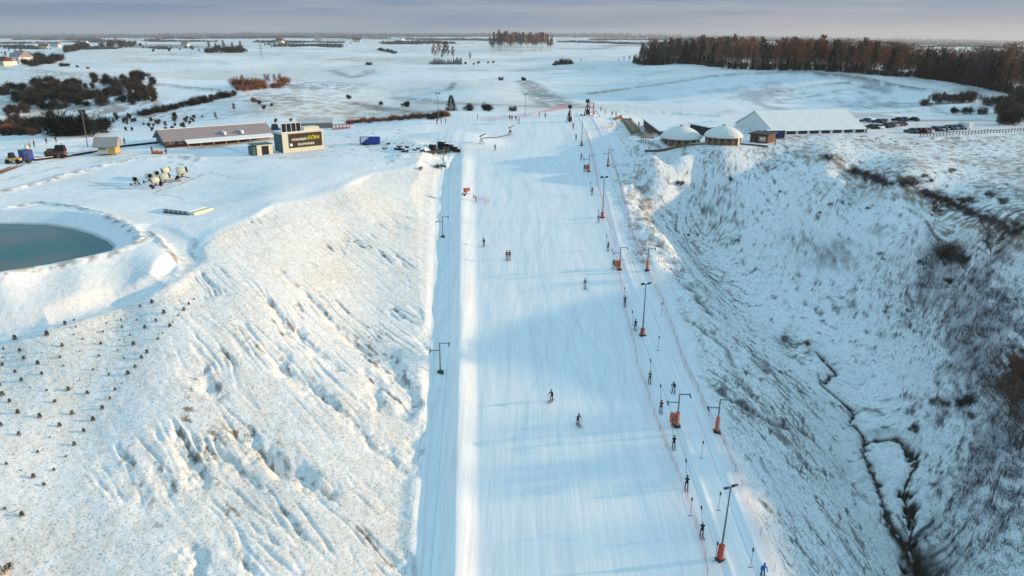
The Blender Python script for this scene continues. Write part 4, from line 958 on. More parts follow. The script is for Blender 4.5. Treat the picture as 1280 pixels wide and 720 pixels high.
for a, b_, j, lb in [(546.5,155,C_blk,'leftmost of three people waiting at the edge behind the mound'),(551.5,155,C_brn,'middle one of three people waiting at the edge behind the mound'),(557,154.5,C_red,'reddish clad one of three people waiting at the edge behind the mound'),
 (597,149.5,C_blk,'person in black sitting low at the slope edge under the round bushes'),(637,150,C_brn,'left person of the group of four by the pink net'),(640,151,C_nav,'second person from the left of the group of four by the pink net'),
 (645,151,C_grn,'third person of the group of four by the pink net'),(648.5,154,C_nav,'lowest person of the group of four by the pink net'),(673.8,147,C_blk,'person in black, left of the two walking along the top net'),(681.7,148,C_grn,'person in green, right of the two walking along the top net'),
 (711,148,C_grn,'person in green standing beside the left lift station'),
 (751,139,C_blk,'person in black alone on the edge right of the lift stations'),(756.5,143,C_blk,'person in black left of the row by the stairs head'),(765,145,C_brn,'person in dark brown in the row by the stairs head'),(770,146,C_blk,'person in black closest to the stairs head'),(798.5,159,C_nav,'person walking down beside the long stairway'),
 (58.5,180,C_nav,'person in blue standing beside the dark wagon'),(70.5,178,C_blk,'tall person in black standing beyond the dark wagon'),(38,186,C_red,'person in red left of the pair by the white tank'),(43,184,C_red,'person in dull red right of the pair by the white tank'),
 (150.5,180.5,C_blk,'person in black next to the ochre kiosk'),(156,180.5,C_gry,'person in grey walking right of the ochre kiosk'),(208,193,C_nav,'person in dark blue in front of the long building'),(190.5,191,C_pnk,'person in wine red crouching by the orange sledge'),(969,181,C_blk,'person in black below the marquee corner')]:
    person(a, b_, 'stand', random.uniform(0, 6.28), j, random.choice([C_blk, C_nav, C_blk]), random.choice([C_blk, j]), lb, False, False, G_W if a > 500 and a < 720 else None)

# ------------------------------------------------------------------ tow lift pylons
def pylon():
    r = empty('lift_pylon', (0, 0, 0), 0, None, 'pylon'); b_ = MB(); b_.box(-.45, .45, -.45, .45, -.4, .22, None, .06); b_.build('base', M_dark, r)
    b_ = MB(); b_.tube((0, 0, .1), (0, 0, 4.55), .11, .08, 10); b_.build('pole', M_steel, r)
    for x0, x1, z0 in ((-1.35, 0, 3.35), (0, 1.3, 4.45)):
        b_ = MB(); b_.box(x0, x1, -.05, .05, z0 - .05, z0 + .06); xe_ = x0 if x0 < 0 else x1
        a_r = b_.build('cross_arm', M_steel, r); w_ = MB()
        for yy in (-.28, .28):
            n0 = 12; w_.tube((xe_ - .05, yy, z0 - .16), (xe_ + .05, yy, z0 - .16), .17, None, n0)
        w_.box(xe_ - .03, xe_ + .03, -.42, .42, z0 - .10, z0 + .02); w_.build('pulley', M_dark, a_r)
    return r
def padded(full):
    r = pylon(); b_ = MB(); b_.lathe([(.24, .12), (.27, .3), (.27, 1.9), (.22, 2.05), (.10, 2.08)], 12); pad = b_.build('padding', [M_orange], r, True)
    b_ = MB(); b_.box(.02, .20, -.30, -.25, .3, 1.9); b_.build('padding_stripe', M_pinkpad, pad)
    if full:
        b_ = MB(); b_.lathe([(.0, .55), (.30, .6), (.36, .9), (.36, 1.55), (.30, 1.85), (0, 1.9)], 12, (-.62, -.05, 0)); b_.build('motor_housing', M_orange, r, True)
        b_ = MB(); b_.tube((-.62, -.05, .0), (-.62, -.05, .6), .07, None, 6); b_.build('strut', M_dark, r)
    return r
PYP = Proto(padded(False)); PYF = Proto(padded(True)); PYL = Proto(pylon())
slope_t = math.atan(.13)
PY = [(846,533,PYF,'red padded tow pylon with an orange drum, lower pylon of the tow beside the skiers',4.3),(896,540,PYP,'orange padded tow pylon at the grassy slope edge, lowest of the outer line',4.3),
 (774.5,337,PYF,'red padded tow pylon with an orange drum beside the upper part of the tow',4.0),(809,338,PYP,'orange padded tow pylon of the outer line, middle height of the slope',4.0),
 (736,214.5,PYF,'small red padded tow pylon, topmost of the tow beside the skiers',4.0),(760,207.5,PYP,'topmost orange padded pylon of the outer tow line, above the sunny bank',4.0),
 (550.5,465.5,PYL,'bare grey double armed pylon of the left lift line, lowest one',4.3),(553.5,296,PYL,'bare grey double armed pylon of the left lift line, middle one',4.0),(555,208,PYL,'bare grey double armed pylon of the left lift line, topmost one',4.6)]
PYO = {}
for i, (a, b_, pr_, lb, h_) in enumerate(PY):
    p = g(a, b_); o = pr_.get((p.x, p.y, p.z), math.radians(-3), h_ / 4.2, lb, 'pylons of the tow lifts'); PYO[i] = (p, h_ / 4.2)
# tow cables and hanging tow bars
def cable(idx, side, ends, label):
    mb_ = MB(); P_l = []
    for i in idx:
        p, s_ = PYO[i]; P_l.append(Vector((p.x + (-1.35 if side < 0 else 1.3) * s_, p.y, p.z + (3.35 if side < 0 else 4.45) * s_)))
    P_l = [Vector(ends[0])] + P_l + [Vector(ends[1])]; res = []
    for a, b_ in zip(P_l[:-1], P_l[1:]):
        n_ = 14
        for k in range(n_):
            f0, f1 = k / n_, (k + 1) / n_; sg = lambda f: Vector((0, 0, -(b_ - a).length * .018 * 4 * f * (1 - f)))
            q0 = a.lerp(b_, f0) + sg(f0); q1 = a.lerp(b_, f1) + sg(f1); mb_.tube(q0, q1, .013, None, 3, False); res.append(q0)
    o = mb_.build('tow_cable', M_dark); tag(o, label, 'cable', 'cables of the tow lifts'); return res
def off(q, dx=0, dz=0): return (q[0] + dx, q[1], q[2] + dz)
STL = g(712, 152); STR = g(733, 145); bl = g(900, 719); br = g(960, 719)
lowL = (bl.x + .3, 20, zp(20) + 3.4); lowR = (br.x + 3.5, 20, zp(20) + 3.4)
c1 = cable([0, 2, 4], -1, (lowL, off(STL, -.5, 3.2)), 'thin uphill cable above the skiers on the tow'); cable([0, 2, 4], 1, (off(lowL, 2.2, 1), off(STL, 1.5, 4)), 'thin return cable on the right arms of the inner tow pylons')
c2 = cable([1, 3, 5], -1, (lowR, off(STR, -.5, 3.2)), 'thin left cable of the outer tow line'); c3 = cable([1, 3, 5], 1, (off(lowR, 2.2, 1), off(STR, 1.5, 4)), 'thin right cable of the outer tow line')
lt = g(570, 160); cable([6, 7, 8], -1, ((XE(20) + .2, 20, zp(20) + 3.4), off(lt, -1, 3.2)), 'thin left cable of the left lift line'); cable([6, 7, 8], 1, ((XE(20) + 2.6, 20, zp(20) + 4.4), off(lt, 1.2, 3.6)), 'thin right cable of the left lift line')
tb = empty('tow_bar', (0, 0, 0), 0, None, 'tow bar', None); b_ = MB(); b_.tube((0, 0, 0), (0, 0, -.35), .09, .09, 8); b_.build('spring_box', M_dark, tb); b_ = MB(); b_.tube((0, 0, -.3), (0, .12, -2.35), .022, None, 5); b_.build('rod', M_dark, tb); b_ = MB(); b_.tube((-.25, .12, -2.35), (.25, .12, -2.35), .035, None, 6); b_.build('handle', M_black, tb); TBP = Proto(tb)
def on_cable(c, y): 
    for q0, q1 in zip(c[:-1], c[1:]):
        if (q0.y - y) * (q1.y - y) <= 0: return q0.lerp(q1, (y - q0.y) / (q1.y - q0.y + 1e-9))
    return c[-1]
for k, o in enumerate(TOWP[:12]):
    q = on_cable(c1, o.location.y + 1.4); dv = Vector(o.location) + Vector((0, .1, .75)) - q
    ang = math.atan2(dv.y, -dv.z); TBP.get(q, 0, (1, 1, min(2.0, dv.length / 2.35)), 'tow bar stretched from the cable down to a riding skier', 'tow bars pulling skiers', ang, 0)['category'] = 'tow bar'
cr_ = cable([0, 2, 4], 1, (off(lowL, 2.2, 1), off(STL, 1.5, 4)), 'thin return cable on the right arms of the inner tow pylons, lower strand') if False else None
for a, b_ in ((876,582),(897,648),(822,446),(826,402),(937,720),(893,712),(862,655)):
    p = g(a, b_); TBP.get((p.x, p.y, p.z + 3.3), 0, 1, 'empty tow bar hanging down on its way back', 'empty tow bars hanging from the return cable')['category'] = 'tow bar'
# ------------------------------------------------------------------ lamp masts
def mast(h, padh, heads=2, name='lamp_mast'):
    r = empty(name, (0, 0, 0), 0, None, 'lamp'); b_ = MB(); b_.tube((0, 0, -.3), (0, 0, h), .13, .07, 8); b_.build('pole', M_steel, r)
    if padh:
        b_ = MB(); b_.box(-.28, .28, -.28, .28, .02, padh, None, .04); pd = b_.build('padding', M_red, r); b_ = MB(); b_.box(.0, .22, -.31, -.284, .2, padh * .9); b_.build('stripe', M_pinkpad, pd); b_ = MB(); b_.box(-.5, .5, -.4, .4, -.3, .08); b_.build('base', M_dark, r)
    b_ = MB(); b_.box(-.65, .65, -.05, .05, h - .08, h + .02); b_.build('bracket', M_steel, r)
    for k in range(heads):
        x_ = -.55 + 1.1 * k / max(1, heads - 1); b_ = MB(); M_ = Matrix.Translation((x_, 0, h + .1)) @ Matrix.Rotation(-.6, 4, 'X'); b_.box(-.24, .24, -.3, .3, -.1, .1, M_); hd = b_.build('lamp_head', M_dark, r); b_ = MB(); b_.box(-.2, .2, -.25, .25, -.115, -.103, M_); b_.build('glass', M_glass, hd)
    return r
ML = Proto(mast(9.0, 1.9)); MM = Proto(mast(8.5, 1.2)); MS = Proto(mast(9, 0))
p = g(900, 699); ML.get(p, .5, 83 / ppm(p) / .80 / 9, 'tall lamp mast with red padded foot at the bottom of the tow lane', 'lamp masts along the slope', 0, math.radians(2))
for a, b_, t_, lb, f in ((803,419,357,'lamp mast with red foot halfway up the tow lane',.9),(753,272,223,'thin lamp mast between the tow tracks, upper part of the slope',.95),(727,182,145,'topmost thin lamp mast of the tow lane, under the lift station',.98)):
    p = g(a, b_); MM.get(p, .3, (b_ - t_) / ppm(p) / f / 8.7, lb, 'lamp masts along the slope')
for a, b_, t_, lb in ((80,165,148,'left and shorter of two lamp masts before the black thicket'),(110,184,140,'right and taller of two lamp masts, left of the ochre kiosk'),(548,150,118,'lamp mast standing behind the people waiting at the mound'),(656.5,146,119,'lamp mast behind the group of four at the top net')):
    p = g(a, b_); MS.get(p, .3, (b_ - t_) / ppm(p) / .99 / 9.1, lb, 'lamp masts around the top of the slope')
# ------------------------------------------------------------------ safety nets
nm, nt2, nb = new_mat('pink_net'); N_, L_ = nt2.nodes, nt2.links; nb.inputs['Base Color'].default_value = (.60, .20, .24, 1)
tcn = N_.new('ShaderNodeTexCoord'); br_ = N_.new('ShaderNodeTexBrick'); br_.offset = 0; br_.inputs['Scale'].default_value = 1; br_.inputs['Brick Width'].default_value = .12; br_.inputs['Row Height'].default_value = .12; br_.inputs['Mortar Size'].default_value = .0075; br_.inputs['Mortar Smooth'].default_value = 0
br_.inputs['Color1'].default_value = (0, 0, 0, 1); br_.inputs['Color2'].default_value = (0, 0, 0, 1); br_.inputs['Mortar'].default_value = (1, 1, 1, 1)
L_.new(tcn.outputs['UV'], br_.inputs['Vector']); L_.new(br_.outputs['Color'], nb.inputs['Alpha'])
def net(pxs, label, h=1.1, step=2.6, post=M_red):
    P = []; 
    ps = [g(a, b_) for a, b_ in pxs]
    for a, b_ in zip(ps[:-1], ps[1:]):
        n_ = max(1, int((b_ - a).length / step))
        for k in range(n_): q = a.lerp(b_, k / n_); P.append(Vector((q.x + random.gauss(0, .06), q.y, hzg(q.x, q.y))))
    P.append(ps[-1]); r = empty('safety_net', P[0], 0, label, 'net', 'safety nets along the slope'); o0 = P[0]
    n_ = len(P); vs = []; uv_ = []; fs = []; s_ = 0
    for k, q in enumerate(P):
        if k: s_ += (q - P[k - 1]).length
        vs += [tuple(q - o0 + Vector((0, 0, .05))), tuple(q - o0 + Vector((random.gauss(.05, .1), 0, h * random.uniform(.8, 1.05))))]; uv_ += [(s_, 0), (s_, h)]
    fs = [(2 * k, 2 * k + 2, 2 * k + 3, 2 * k + 1) for k in range(n_ - 1)]
    me = bpy.data.meshes.new('netting'); me.from_pydata(vs, [], fs); me.materials.append(nm); u_ = me.uv_layers.new(name='UVMap')
    for lp in me.loops: u_.data[lp.index].uv = uv_[lp.vertex_index]
    o = bpy.data.objects.new('netting', me); COL.objects.link(o); o.parent = r
    pm_ = MB(); pm_.tube((0, 0, -.1), (0, 0, h + .15), .02, None, 5); pme = None
    for k, q in enumerate(P[::max(1, len(P) // 70)]):
        if pme is None: po = pm_.build('post', post, r); pme = po.data
        else: po = bpy.data.objects.new('post', pme); COL.objects.link(po); po.parent = r
        po.location = q - o0
net([(733,165),(741,200),(748,235),(758,270),(767,305),(774,345),(779,375),(788,420),(797,455),(806,485),(818,520),(832,560),(845,590),(858,625),(870,660),(880,700),(884,719)], 'long pink safety net between the open slope and the tow riders')
net([(762,185),(768,210),(776,240),(786,280),(797,310),(812,345),(824,370),(838,405),(846,430),(855,460),(872,490),(885,520),(904,555),(920,590),(935,630),(950,670),(968,715)], 'long pink safety net on the grassy right border of the slope')
net([(600,151),(620,150),(640,148),(660,145.5),(680,142),(700,136.5),(708,134)], 'pink safety net closing off the flat top of the slope', 1.3)
net([(592,249),(598,250),(606,251),(612,254),(606,256)], 'short crumpled pink net lying beside the worker at the berm', .9, 1.2)
net([(744,163),(752,161),(764,160),(778,160)], 'short pink net across the head of the sunny bank', .9)
# ------------------------------------------------------------------ lift stations
def station(h, right):
    r = empty('lift_station', (0, 0, 0), 0, None, 'lift station'); b_ = MB()
    for sx in (-.9, .9):
        for sy in (-.7, .7): b_.tube((sx, sy, -.2), (sx * .35, sy * .35, h * .75), .10, .08, 6)
    b_.build('frame', M_red if right else M_steel, r); b_ = MB(); b_.tube((0, 0, 0), (0, 0, h), .22, .18, 8); b_.build('column', M_dark, r)
    b_ = MB(); b_.box(-.55, .55, -.7, .6, h, h + .75, None, .1); hd = b_.build('drive_housing', M_dark, r); b_ = MB(); b_.tube((0, -.2, h - .18), (0, -.2, h - .02), .7, None, 18); b_.build('bull_wheel', M_steel, hd)
    b_ = MB(); b_.box(-.5, .5, -.9, -.8, .3, 1.5); b_.build('control_box', M_dark, r); return r
p = g(712, 152.5); st1 = station(4.0, False); st1.location = p; s_ = 22 / ppm(p) / 5; st1.scale = (s_,) * 3; tag(st1, 'left lift station with dark drive head where the tow riders arrive')
p = g(734, 143.5); st2 = station(3.6, False); st2.location = p; s_ = 20 / ppm(p) / 4.6; st2.scale = (s_,) * 3; tag(st2, 'right lift station on a tall leg behind the track, at the very top')
p = g(739, 144); b_ = MB(); fr2 = empty('ramp_frame', p, 0, 'red steel frame standing right of the lift stations', 'frame')
for sx in (-.7, .7):
    for sy in (-.9, .9): b_.tube((sx, sy, -.2), (sx, sy, 4.2), .09, None, 5)
b_.build('posts', M_red, fr2)
for z_ in (.9, 2.4, 4.1):
    for sy in (-.9, .9): b_ = MB(); b_.box(-.75, .75, sy - .05, sy + .05, z_, z_ + .14); b_.build('rail', M_pinkpad, fr2)
p = g(744, 146.5); b_ = MB(); fr3 = empty('gate_frame', p, 0, 'dark tubular gate leaning beside the red steel frame', 'frame'); b_.tube((-1, 0, 0), (1.6, 0, 0.1), .08); b_.tube((-1, 0, 0), (0, 0, 2.2), .08); b_.tube((0, 0, 2.2), (1.7, 0, .1), .08); b_.tube((-.5, 0, 1.1), (.9, 0, 1.1), .06); b_.build('tubes', M_dark, fr3)

# ------------------------------------------------------------------ buildings
def frame2(a, b_, name, label, cat, group=None):
    A1, B1 = g(*a), g(*b_); L0 = math.hypot(B1.x - A1.x, B1.y - A1.y); z_ = min(A1.z, B1.z); return empty(name, (A1.x, A1.y, z_), math.atan2(B1.y - A1.y, B1.x - A1.x), label, cat, group), L0, abs(A1.z - B1.z)
# long low building
r, L0, dz = frame2((208,185), (338,172.5), 'long_building', 'long low building with grey brown gabled roof and snowy lean-to canopy', 'building')
Dp = 9; hw = 2.0 + dz * .3
b_ = MB(); b_.prism([(0, -1), (0, hw), (0, hw)], 0, .01) if False else None
b_ = MB(); b_.box(0, L0, 0, Dp, -1.2, hw); b_.build('wall', M_brown, r)
b_ = MB(); b_.add([(-.02, 0, hw), (-.02, Dp, hw), (-.02, Dp / 2, hw + 1.9)], [(0, 2, 1)]); b_.add([(L0 + .02, 0, hw), (L0 + .02, Dp, hw), (L0 + .02, Dp / 2, hw + 1.9)], [(0, 1, 2)]); b_.box(-.06, -.01, 0, Dp, -1, hw); b_.build('gable', M_teal, r)
b_ = MB(); T2_ = .22
for sgn in (0, 1):
    y0, y1 = (-.9, Dp / 2) if sgn == 0 else (Dp / 2, Dp + .9); z0_, z1_ = (hw - .45, hw + 2.05) if sgn == 0 else (hw + 2.05, hw - .45)
    b_.add([(-.8, y0, z0_), (L0 + .8, y0, z0_), (L0 + .8, y1, z1_), (-.8, y1, z1_), (-.8, y0, z0_ + T2_), (L0 + .8, y0, z0_ + T2_), (L0 + .8, y1, z1_ + T2_), (-.8, y1, z1_ + T2_)], [(0, 3, 2, 1), (4, 5, 6, 7), (0, 1, 5, 4), (1, 2, 6, 5), (2, 3, 7, 6), (3, 0, 4, 7)])
rf = b_.build('roof', M_roof, r); 
for fx_ in (.55, .72):
    b_ = MB(); b_.box(L0 * fx_ - .28, L0 * fx_ + .28, -.7, Dp / 2, 0, .9); c_ = b_.build('rooflight', M_snow, rf); c_.location = (0, 0, hw + .2); c_.rotation_euler = (0, 0, 0)
b_ = MB(); b_.box(-.5, L0 + .5, Dp / 2 - .25, Dp / 2 + .25, hw + 2.2, hw + 2.36); b_.build('ridge_snow', M_snow, rf)
b_ = MB(); zc0 = hw - .55; b_.add([(L0 * .16, -3.3, zc0 - .5), (L0, -3.3, zc0 - .5), (L0, -.1, zc0 + .15), (L0 * .16, -.1, zc0 + .15), (L0 * .16, -3.3, zc0 - .2), (L0, -3.3, zc0 - .2), (L0, -.1, zc0 + .5), (L0 * .16, -.1, zc0 + .5)], [(0, 3, 2, 1), (4, 5, 6, 7), (0, 1, 5, 4), (1, 2, 6, 5), (2, 3, 7, 6), (3, 0, 4, 7)]); cn = b_.build('canopy', M_snow, r)
for k in range(8): b_ = MB(); x_ = L0 * (.17 + .82 * k / 7); b_.box(x_ - .1, x_ + .1, -3.1, -2.9, -1, zc0 - .45); b_.build('post', M_woodl, cn)
for k in range(12):
    x_ = 1.0 + (L0 - 2) * k / 12; b_ = MB(); b_.box(x_, x_ + 1.2, -.05, -.004, .9, hw - .6); wn = b_.build('window', M_cream if k < 3 else M_dark, r); b_ = MB(); b_.box(x_ + .12, x_ + 1.08, -.07, -.052, 1.05, hw - .75); b_.build('pane', M_glass, wn)
b_ = MB(); b_.box(L0 * .30, L0 * .30 + 1.1, -.08, -.003, -.8, hw - .7); b_.build('door', M_dark, r)
# sign building
r, L0, dz = frame2((354.5,191.5), (405,185.5), 'sign_building', 'cream flat roofed cabin with a big dark banner on its front', 'building')
hh = 24 / ppm(g(378, 188)); b_ = MB(); b_.box(0, L0, 0, 5, -.8, hh); b_.build('wall', M_cream, r)
b_ = MB(); b_.box(-.15, L0 + .15, -.15, 5.15, hh, hh + .18); b_.build('roof', M_snow, r)
b_ = MB(); b_.box(-.14, -.02, .2, 4.8, .1, hh - .5); b_.build('side_panel', M_teal, r)
b_ = MB(); bx0, bx1, bz0, bz1 = L0 * .15, L0 * .96, hh * .22, hh * .93; b_.box(bx0, bx1, -.12, -.02, bz0, bz1); bn = b_.build('banner', mat('banner_dark', (.045, .030, .018, 1), .6, .2), r)
def text_part(body, sx_, x, z, size, m_, parent, shear=0):
    cu = bpy.data.curves.new('lettering', 'FONT'); cu.body = body; cu.size = size; cu.extrude = .01; cu.shear = shear; cu.offset = .012; o = bpy.data.objects.new('lettering', cu); COL.objects.link(o)
    dg = bpy.context.evaluated_depsgraph_get(); dg.update(); me = bpy.data.meshes.new_from_object(o.evaluated_get(dg)); bpy.data.objects.remove(o); me.materials.clear(); me.materials.append(m_)
    wmax = max(v.co.x for v in me.vertices); 
    for v in me.vertices: v.co = Vector((v.co.x / wmax * sx_, -v.co.z * 1.0, v.co.y))
    q = bpy.data.objects.new('lettering', me); COL.objects.link(q); q.parent = parent; q.location = (x, -.145, z); return q
bw, bhh = bx1 - bx0, bz1 - bz0
M_wl = mat('white_letters', (.8, .8, .76, 1), .5, .03); M_yl = mat('yellow_letters', (.75, .66, .05, 1), .5, .03)
text_part('mountain', bw * .46, bx0 + bw * .07, bz0 + bhh * .50, bhh * .34, M_wl, bn, .3); text_part('GÓRA', bw * .38, bx0 + bw * .54, bz0 + bhh * .52, bhh * .36, M_yl, bn, .3)
text_part('SNOWPARK', bw * .52, bx0 + bw * .25, bz0 + bhh * .14, bhh * .24, M_wl, bn); b_ = MB(); b_.tube((bx0 + bw * .06, -.14, bz0 + bhh * .22), (bx0 + bw * .06, -.122, bz0 + bhh * .22), bhh * .11, None, 10); b_.build('emblem', M_wl, bn)
b_ = MB(); b_.box(.2, L0 * .48, .4, .5, hh + .2, hh + 2.3); rk = b_.build('roof_glazing', M_glass, r)
for k in range(5): b_ = MB(); x_ = .2 + (L0 * .48 - .2) * k / 4; b_.box(x_ - .06, x_ + .06, .34, .56, hh + .18, hh + 2.36); b_.build('mullion', M_white, rk)
b_ = MB(); b_.box(.1, L0 * .48 + .1, .34, .56, hh + 2.33, hh + 2.45); b_.build('top_rail', M_white, rk)
b_ = MB(); b_.box(L0 * .56, L0 * .94, .5, 3.5, hh + .18, hh + 1.0); b_.build('roof_cabin', M_cream, r)
# small container left of it
r, L0, dz = frame2((322,194.5), (341.5,192), 'container', 'small cream container with an open dark doorway left of the banner cabin', 'container')
b_ = MB(); b_.box(0, L0, .0, 3.4, -.5, 2.6); b_.build('wall', M_cream, r); b_ = MB(); b_.box(-.9, L0 + .1, -.05, 3.6, 2.6, 2.8); b_.build('roof', M_teal, r); b_ = MB(); b_.box(L0 * .30, L0 * .74, -.05, -.003, -.1, 2.3); b_.build('door', M_black, r)
b_ = MB(); b_.box(-1.0, -.1, .2, 3.2, -.5, 2.3); b_.build('side_store', M_teal, r)
# ochre kiosk on legs
r, L0, dz = frame2((122,195), (145.5,193.5), 'kiosk', 'small ochre kiosk with a snowy pitched roof standing on low legs', 'kiosk')
ph = 11 / ppm(g(134, 194)); b_ = MB(); b_.box(.2, L0 * .60, 0, 3.6, .45, ph + .2); b_.build('wall', M_cream, r); b_ = MB(); b_.box(L0 * .602, L0 - .1, .0, 3.6, .45, ph + .2); b_.build('ochre_wall', M_yel, r)
b_ = MB(); b_.prism([(-.7, ph + .1), (1.6, ph + 2.3), (2.0, ph + 2.3), (4.3, ph + .1), (4.3, ph - .1), (-.7, ph - .1)], -.7, L0 + .6, Matrix(((0, 1, 0, 0), (1, 0, 0, 0), (0, 0, 1, 0), (0, 0, 0, 1)))); b_.build('roof', mat('old_roof', (.33, .31, .30, 1), .8, .2), r)
for sx in (.3, L0 - .3):
    for sy in (.2, 3.4): b_ = MB(); b_.box(sx - .09, sx + .09, sy - .09, sy + .09, -.6, .45); b_.build('leg', M_wood, r)
b_ = MB(); b_.box(.5, L0 * .5, -.05, -.003, 1.4, ph - .2); b_.build('hatch', M_woodl, r)
# blue trailer and others
r, L0, dz = frame2((450,181.5), (474.5,180.5), 'trailer', 'blue box trailer with a white slanted end, alone on the flat snow', 'trailer')
b_ = MB(); b_.box(0, L0, 0, 2.4, .35, 2.35); b_.build('body', M_blue, r); b_ = MB(); b_.add([(.3, -.03, .5), (L0 * .50, -.03, 2.25), (.3, -.03, 2.25), (.3, -.003, .5), (L0 * .50, -.003, 2.25), (.3, -.003, 2.25)], [(0, 1, 2), (3, 5, 4), (0, 3, 4, 1), (1, 4, 5, 2), (2, 5, 3, 0)]); b_.build('white_panel', M_white, r)
b_ = MB(); b_.box(-.06, L0 + .06, -.06, 2.46, 2.35, 2.48); b_.build('roof', M_snow, r)
for k in (.25, .75): b_ = MB(); b_.tube((L0 * k, -.05, .2), (L0 * k, .2, .2), .32, None, 12); b_.build('wheel', M_black, r)
r, L0, dz = frame2((31.5,202), (43,200.5), 'container', 'small blue container at the far left beside a yellow loader', 'container'); hh = 12.5 / ppm(g(36, 201))
b_ = MB(); b_.box(0, L0, 0, 2.6, 0, hh); b_.build('body', M_blue, r); b_ = MB(); b_.box(-.05, L0 + .05, -.05, 2.65, hh, hh + .15); b_.build('roof', M_dark, r); b_ = MB(); b_.box(L0 * .15, L0 * .5, -.05, -.003, .1, hh * .8); b_.build('door', M_navy, r)
# yellow loader
p = g(18, 204); r = empty('loader', p, .2, 'small black and yellow loader left of the blue container', 'loader'); b_ = MB(); b_.box(-1.6, 1.5, -.8, .8, .55, 1.3, None, .08); b_.build('body', M_yel, r); b_ = MB(); b_.box(-.9, .3, -.7, .7, 1.3, 2.5, None, .15); b_.build('cab', M_dark, r)
b_ = MB(); b_.tube((1.0, 0, 1.1), (2.6, 0, 1.9), .14); b_.tube((2.6, 0, 1.9), (3.0, 0, .5), .11); b_.build('arm', M_dark, r); b_ = MB(); b_.box(2.6, 3.5, -.9, .9, .1, .7, None, .15); b_.build('bucket', M_dark, r)
for sx in (-1.1, 1.1):
    for sy in (-.95, .75): b_ = MB(); b_.tube((sx, sy, .5), (sx, sy + .25, .5), .52, None, 14); b_.build('wheel', M_black, r)
# dark wagon
p = g(71, 197.5); r = empty('wagon', p, .18, 'dark brown roofed farm wagon behind the low barrier at far left', 'wagon'); b_ = MB(); b_.box(-3, 2.8, -1.1, 1.1, 1.0, 2.2, None, .1); b_.build('body', M_brown, r); b_ = MB(); b_.box(.0, 2.9, -1.15, 1.15, 2.2, 3.9, None, .3); b_.build('cab', M_black, r)
b_ = MB(); b_.box(-2.4, -.4, -.9, .9, 2.2, 2.9, None, .3); b_.build('load', M_wood, r); b_ = MB(); b_.tube((2.2, -.3, 3.8), (2.2, -.3, 4.7), .09); b_.build('exhaust', M_dark, r); r.scale = (.8,) * 3
for sx in (-2.1, -.2, 1.9):
    for sy in (-1.2, .95): b_ = MB(); b_.tube((sx, sy, .6), (sx, sy + .28, .6), .62, None, 14); b_.build('wheel', M_black, r)
# white tank
p = g(34, 186); r = empty('tank', p, 0, 'round white water tank standing behind the blue container', 'tank'); r.scale = (.6,) * 3; b_ = MB(); b_.lathe([(0, 0), (1.0, 0), (1.05, .2), (1.05, 1.7), (.7, 2.0), (0, 2.1)], 16); b_.build('vessel', M_white, r, True); b_ = MB(); b_.lathe([(0, 2.08), (.2, 2.08), (.2, 2.25), (0, 2.25)], 8); b_.build('lid', M_dark, r)
# low dark barrier
r, L0, dz = frame2((44,201), (122,189.5), 'low_barrier', 'long low dark barrier running left of the ochre kiosk', 'barrier')
A1, B1 = g(44, 201), g(122, 189.5)
def along(parent, A1, B1, n_, w_, h_, m_, name, z0_=-.2):
    mb_ = MB(); base = Vector(parent.location); R0 = Matrix.Rotation(-parent.rotation_euler[2], 4, 'Z')
    P = [A1.lerp(B1, k / n_) for k in range(n_ + 1)]; P = [R0 @ (Vector((q.x, q.y, hzg(q.x, q.y))) - base) for q in P]
    for a, b2 in zip(P[:-1], P[1:]): mb_.add([(a.x, a.y - w_, a.z + z0_), (b2.x, b2.y - w_, b2.z + z0_), (b2.x, b2.y + w_, b2.z + z0_), (a.x, a.y + w_, a.z + z0_), (a.x, a.y - w_, a.z + h_), (b2.x, b2.y - w_, b2.z + h_), (b2.x, b2.y + w_, b2.z + h_), (a.x, a.y + w_, a.z + h_)], [(0, 3, 2, 1), (4, 5, 6, 7), (0, 1, 5, 4), (1, 2, 6, 5), (2, 3, 7, 6), (3, 0, 4, 7)])
    return mb_.build(name, m_, parent)
along(r, A1, B1, 20, .25, .45, M_black, 'beam'); along(r, A1, B1, 20, .12, .55, M_snow, 'snow_cap', .452)
r, L0, dz = frame2((147,184.5), (205,178.5), 'low_barrier', 'low dark barrier between the ochre kiosk and the long building', 'barrier'); along(r, g(147, 184.5), g(205, 178.5), 14, .25, .45, M_black, 'beam'); along(r, g(147, 184.5), g(205, 178.5), 14, .12, .55, M_snow, 'snow_cap', .452)
# orange sledge
p = g(197, 192.5); r = empty('rescue_sledge', p, .1, 'orange rescue sledge lying in front of the long building gable', 'sledge'); b_ = MB(); b_.box(-1.4, 1.3, -.5, .5, .1, .7, None, .12); b_.build('tub', M_orange, r); b_ = MB(); b_.tube((1.2, -.3, .4), (2.2, -.2, .9), .05); b_.tube((1.2, .3, .4), (2.2, .2, .9), .05); b_.build('handle', M_dark, r); b_ = MB(); b_.box(-.9, .6, -.4, .4, .6, 1.0, None, .15); b_.build('cover', M_pinkpad, r)
# planks and ramp debris lower left
r, L0, dz = frame2((0,218), (30,206), 'pipe_bundle', 'long grey pipes lying in the snow at the far left edge', 'pipes')
for k in range(3): b_ = MB(); b_.tube((0, k * .5, .2), (L0 * (1 - .1 * k), k * .9, .3), .14); b_.build('pipe', M_wood, r)
